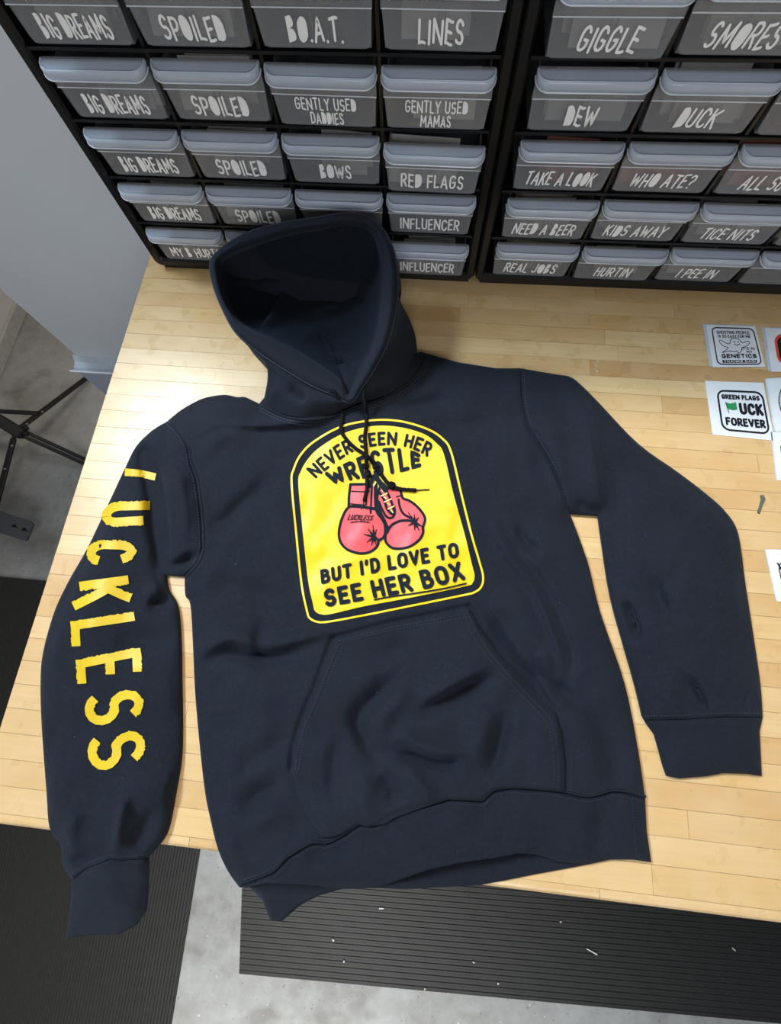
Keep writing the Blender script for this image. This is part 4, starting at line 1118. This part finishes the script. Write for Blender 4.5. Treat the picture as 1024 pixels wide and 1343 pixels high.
bar(bm, (c[0]-.02, c[1]-.022, c[2]), (c[0]+.02, c[1]+.022, c[2]), .012, .012, bev=.002); bar(bm, (c[0]-.028, c[1]-.002, c[2]+.003), (c[0]+.03, c[1]-.006, c[2]+.003), .014, .01, bev=.002); tpart('hub', bm, M_metal)
for u, v, z, par in ((55.6, 540, -.80, l1), (35.5, 556, -.765, l1), (91.5, 592.5, -.855, l2), (87, 599, -.855, l2), (16, 584.5, -.765, l3), (6.5, 615, -.81, l3)):
    bm = bmesh.new(); bmesh.ops.create_icosphere(bm, subdivisions=2, radius=.0035, matrix=Matrix.Translation(pz(u, v, z+.006))); tpart('rivet', bm, M_rivet, par)
for o_ in list(col.objects):
    if o_.name.startswith('rivet'): o_.matrix_parent_inverse = TI @ Matrix.Identity(4); o_.matrix_parent_inverse = Matrix.Identity(4)
# steel foot plate with keyholes
PZ = -.80
bp = [(-60, 652), (0, 669.5), (41, 684), (43.5, 687), (36, 707), (33, 709.5), (0, 699), (-70, 679)]
W = AT([p[0] for p in bp], [p[1] for p in bp], PZ); base_xy = W.mean(0)
plate = thing('steel_bracket', 'dark grey steel plate with keyhole slots at the left photo edge', 'bracket', (base_xy[0], base_xy[1], FZ)); bpy.context.view_layer.update()
PI_ = Matrix.Translation(-plate.location)
Wb = W.copy(); Wb[:, 2] -= .006; n = len(bp)
o = mesh('plate', np.concatenate([W, Wb]), [tuple(range(n))[::-1], tuple(range(n, 2*n))]+[(k, (k+1) % n, (k+1) % n+n, k+n) for k in range(n)], M_plate, plate); o.matrix_parent_inverse = PI_
for u, v in ((18, 689.5), (31, 694)):
    bm = bmesh.new(); c = pz(u, v, PZ+.0004); bmesh.ops.create_cone(bm, cap_ends=True, segments=14, radius1=.0065, radius2=.0065, depth=.001, matrix=Matrix.Translation(c)); bar(bm, c, (c[0]+.017, c[1]-.006, c[2]), .005, .001)
    o = obj('keyhole', bm, M_black, plate); o.matrix_parent_inverse = PI_
bm = bmesh.new(); box(bm, base_xy[0]-.03, base_xy[0]+.02, base_xy[1]-.015, base_xy[1]+.015, FZ, PZ-.006, .002); o = obj('post', bm, M_plate, plate); o.matrix_parent_inverse = PI_

# ------------------------------------------------------------------ ribbed rubber mats
def mat_(name, corner, ux, uy, nx, ny, along, label):
    """corner + ux*[0..nx] + uy*[0..ny]; ribs run along ux or uy"""
    root = thing(name, label, 'floor mat', (corner[0], corner[1], FZ)); bpy.context.view_layer.update(); I = Matrix.Translation(-root.location)
    ux = Vector((*ux, 0)).normalized(); uy = Vector((*uy, 0)).normalized(); c0 = Vector((corner[0], corner[1], FZ))
    bm = bmesh.new(); ps = [c0, c0+ux*nx, c0+ux*nx+uy*ny, c0+uy*ny]
    lo = [bm.verts.new(p) for p in ps]; hi = [bm.verts.new(p+Vector((0, 0, .007))) for p in ps]
    bm.faces.new(lo[::-1]); bm.faces.new(hi)
    for k in range(4): bm.faces.new((lo[k], lo[(k+1) % 4], hi[(k+1) % 4], hi[k]))
    o = obj('mat_base', bm, M_rubber, root); o.matrix_parent_inverse = I
    A, B, LA, LB = (ux, uy, nx, ny) if along == 'x' else (uy, ux, ny, nx)
    t = .006; V = []; Fc = []
    while t < LB-.006:
        k = len(V); z0, z1 = .0069, .0086
        for s, z in ((t-.0038, z0), (t-.0022, z1), (t+.0022, z1), (t+.0038, z0)):
            V.append(c0+B*s+Vector((0, 0, z))); V.append(c0+B*s+A*LA+Vector((0, 0, z)))
        for j in range(3): Fc.append((k+2*j, k+2*j+1, k+2*j+3, k+2*j+2))
        Fc += [(k, k+2, k+4, k+6), (k+1, k+7, k+5, k+3)]
        t += .0125 if along == 'x' else .0085
    o = mesh('ribs', V, Fc, M_rubber, root); o['kind'] = 'stuff'; o.matrix_parent_inverse = I
    return root
mat_('rubber_mat', (.057, -1.416), (1, .039), (-.153, 1), 1.6, .60, 'x', 'black ribbed rubber mat under the front of the bench, ribs running sideways')
mat_('rubber_mat', (-.098, -1.66), (-1, 0), (-.024, 1), 1.0, 1.21, 'y', 'black ribbed rubber mat at lower left, below the hanging sleeve cuff')
for k, (u, v, du, dv, r) in enumerate(((776, 1248, 7, 4, .0012), (962, 1245, 2, 2, .0012), (500, 1191.5, 4, 0, .0012), (437, 1233, 1, 1, .0016), (451, 1261, 1, 0, .0016), (621, 1262, 1, 1, .0012), (653, 1290, 1, 0, .0014), (557, 1297, 1, 0, .0014), (735, 1209, 1, 0, .0013), (255, 1313, 2, 2, .002))):
    pass
bm = bmesh.new()
for (u, v, du, dv, r) in ((776, 1248, 7, 4, .0013), (962, 1245, 2, 2, .0012), (500, 1191.5, 3, 0, .0012), (437, 1233, 1, 1, .0016), (451, 1261, 1, 0, .0016), (621, 1262, 1, 1, .0012), (653, 1290, 1, 0, .0014), (557, 1297, 1, 0, .0014), (735, 1209, 1, 0, .0013)):
    bar(bm, pz(u-du, v-dv, FZ+.0115), pz(u+du, v+dv, FZ+.0115), 2*r, 2*r)
tag(obj('lint_bits', bm, M_speck), 'scattered pale lint bits on the sideways-ribbed rubber mat', 'lint', kind='stuff')
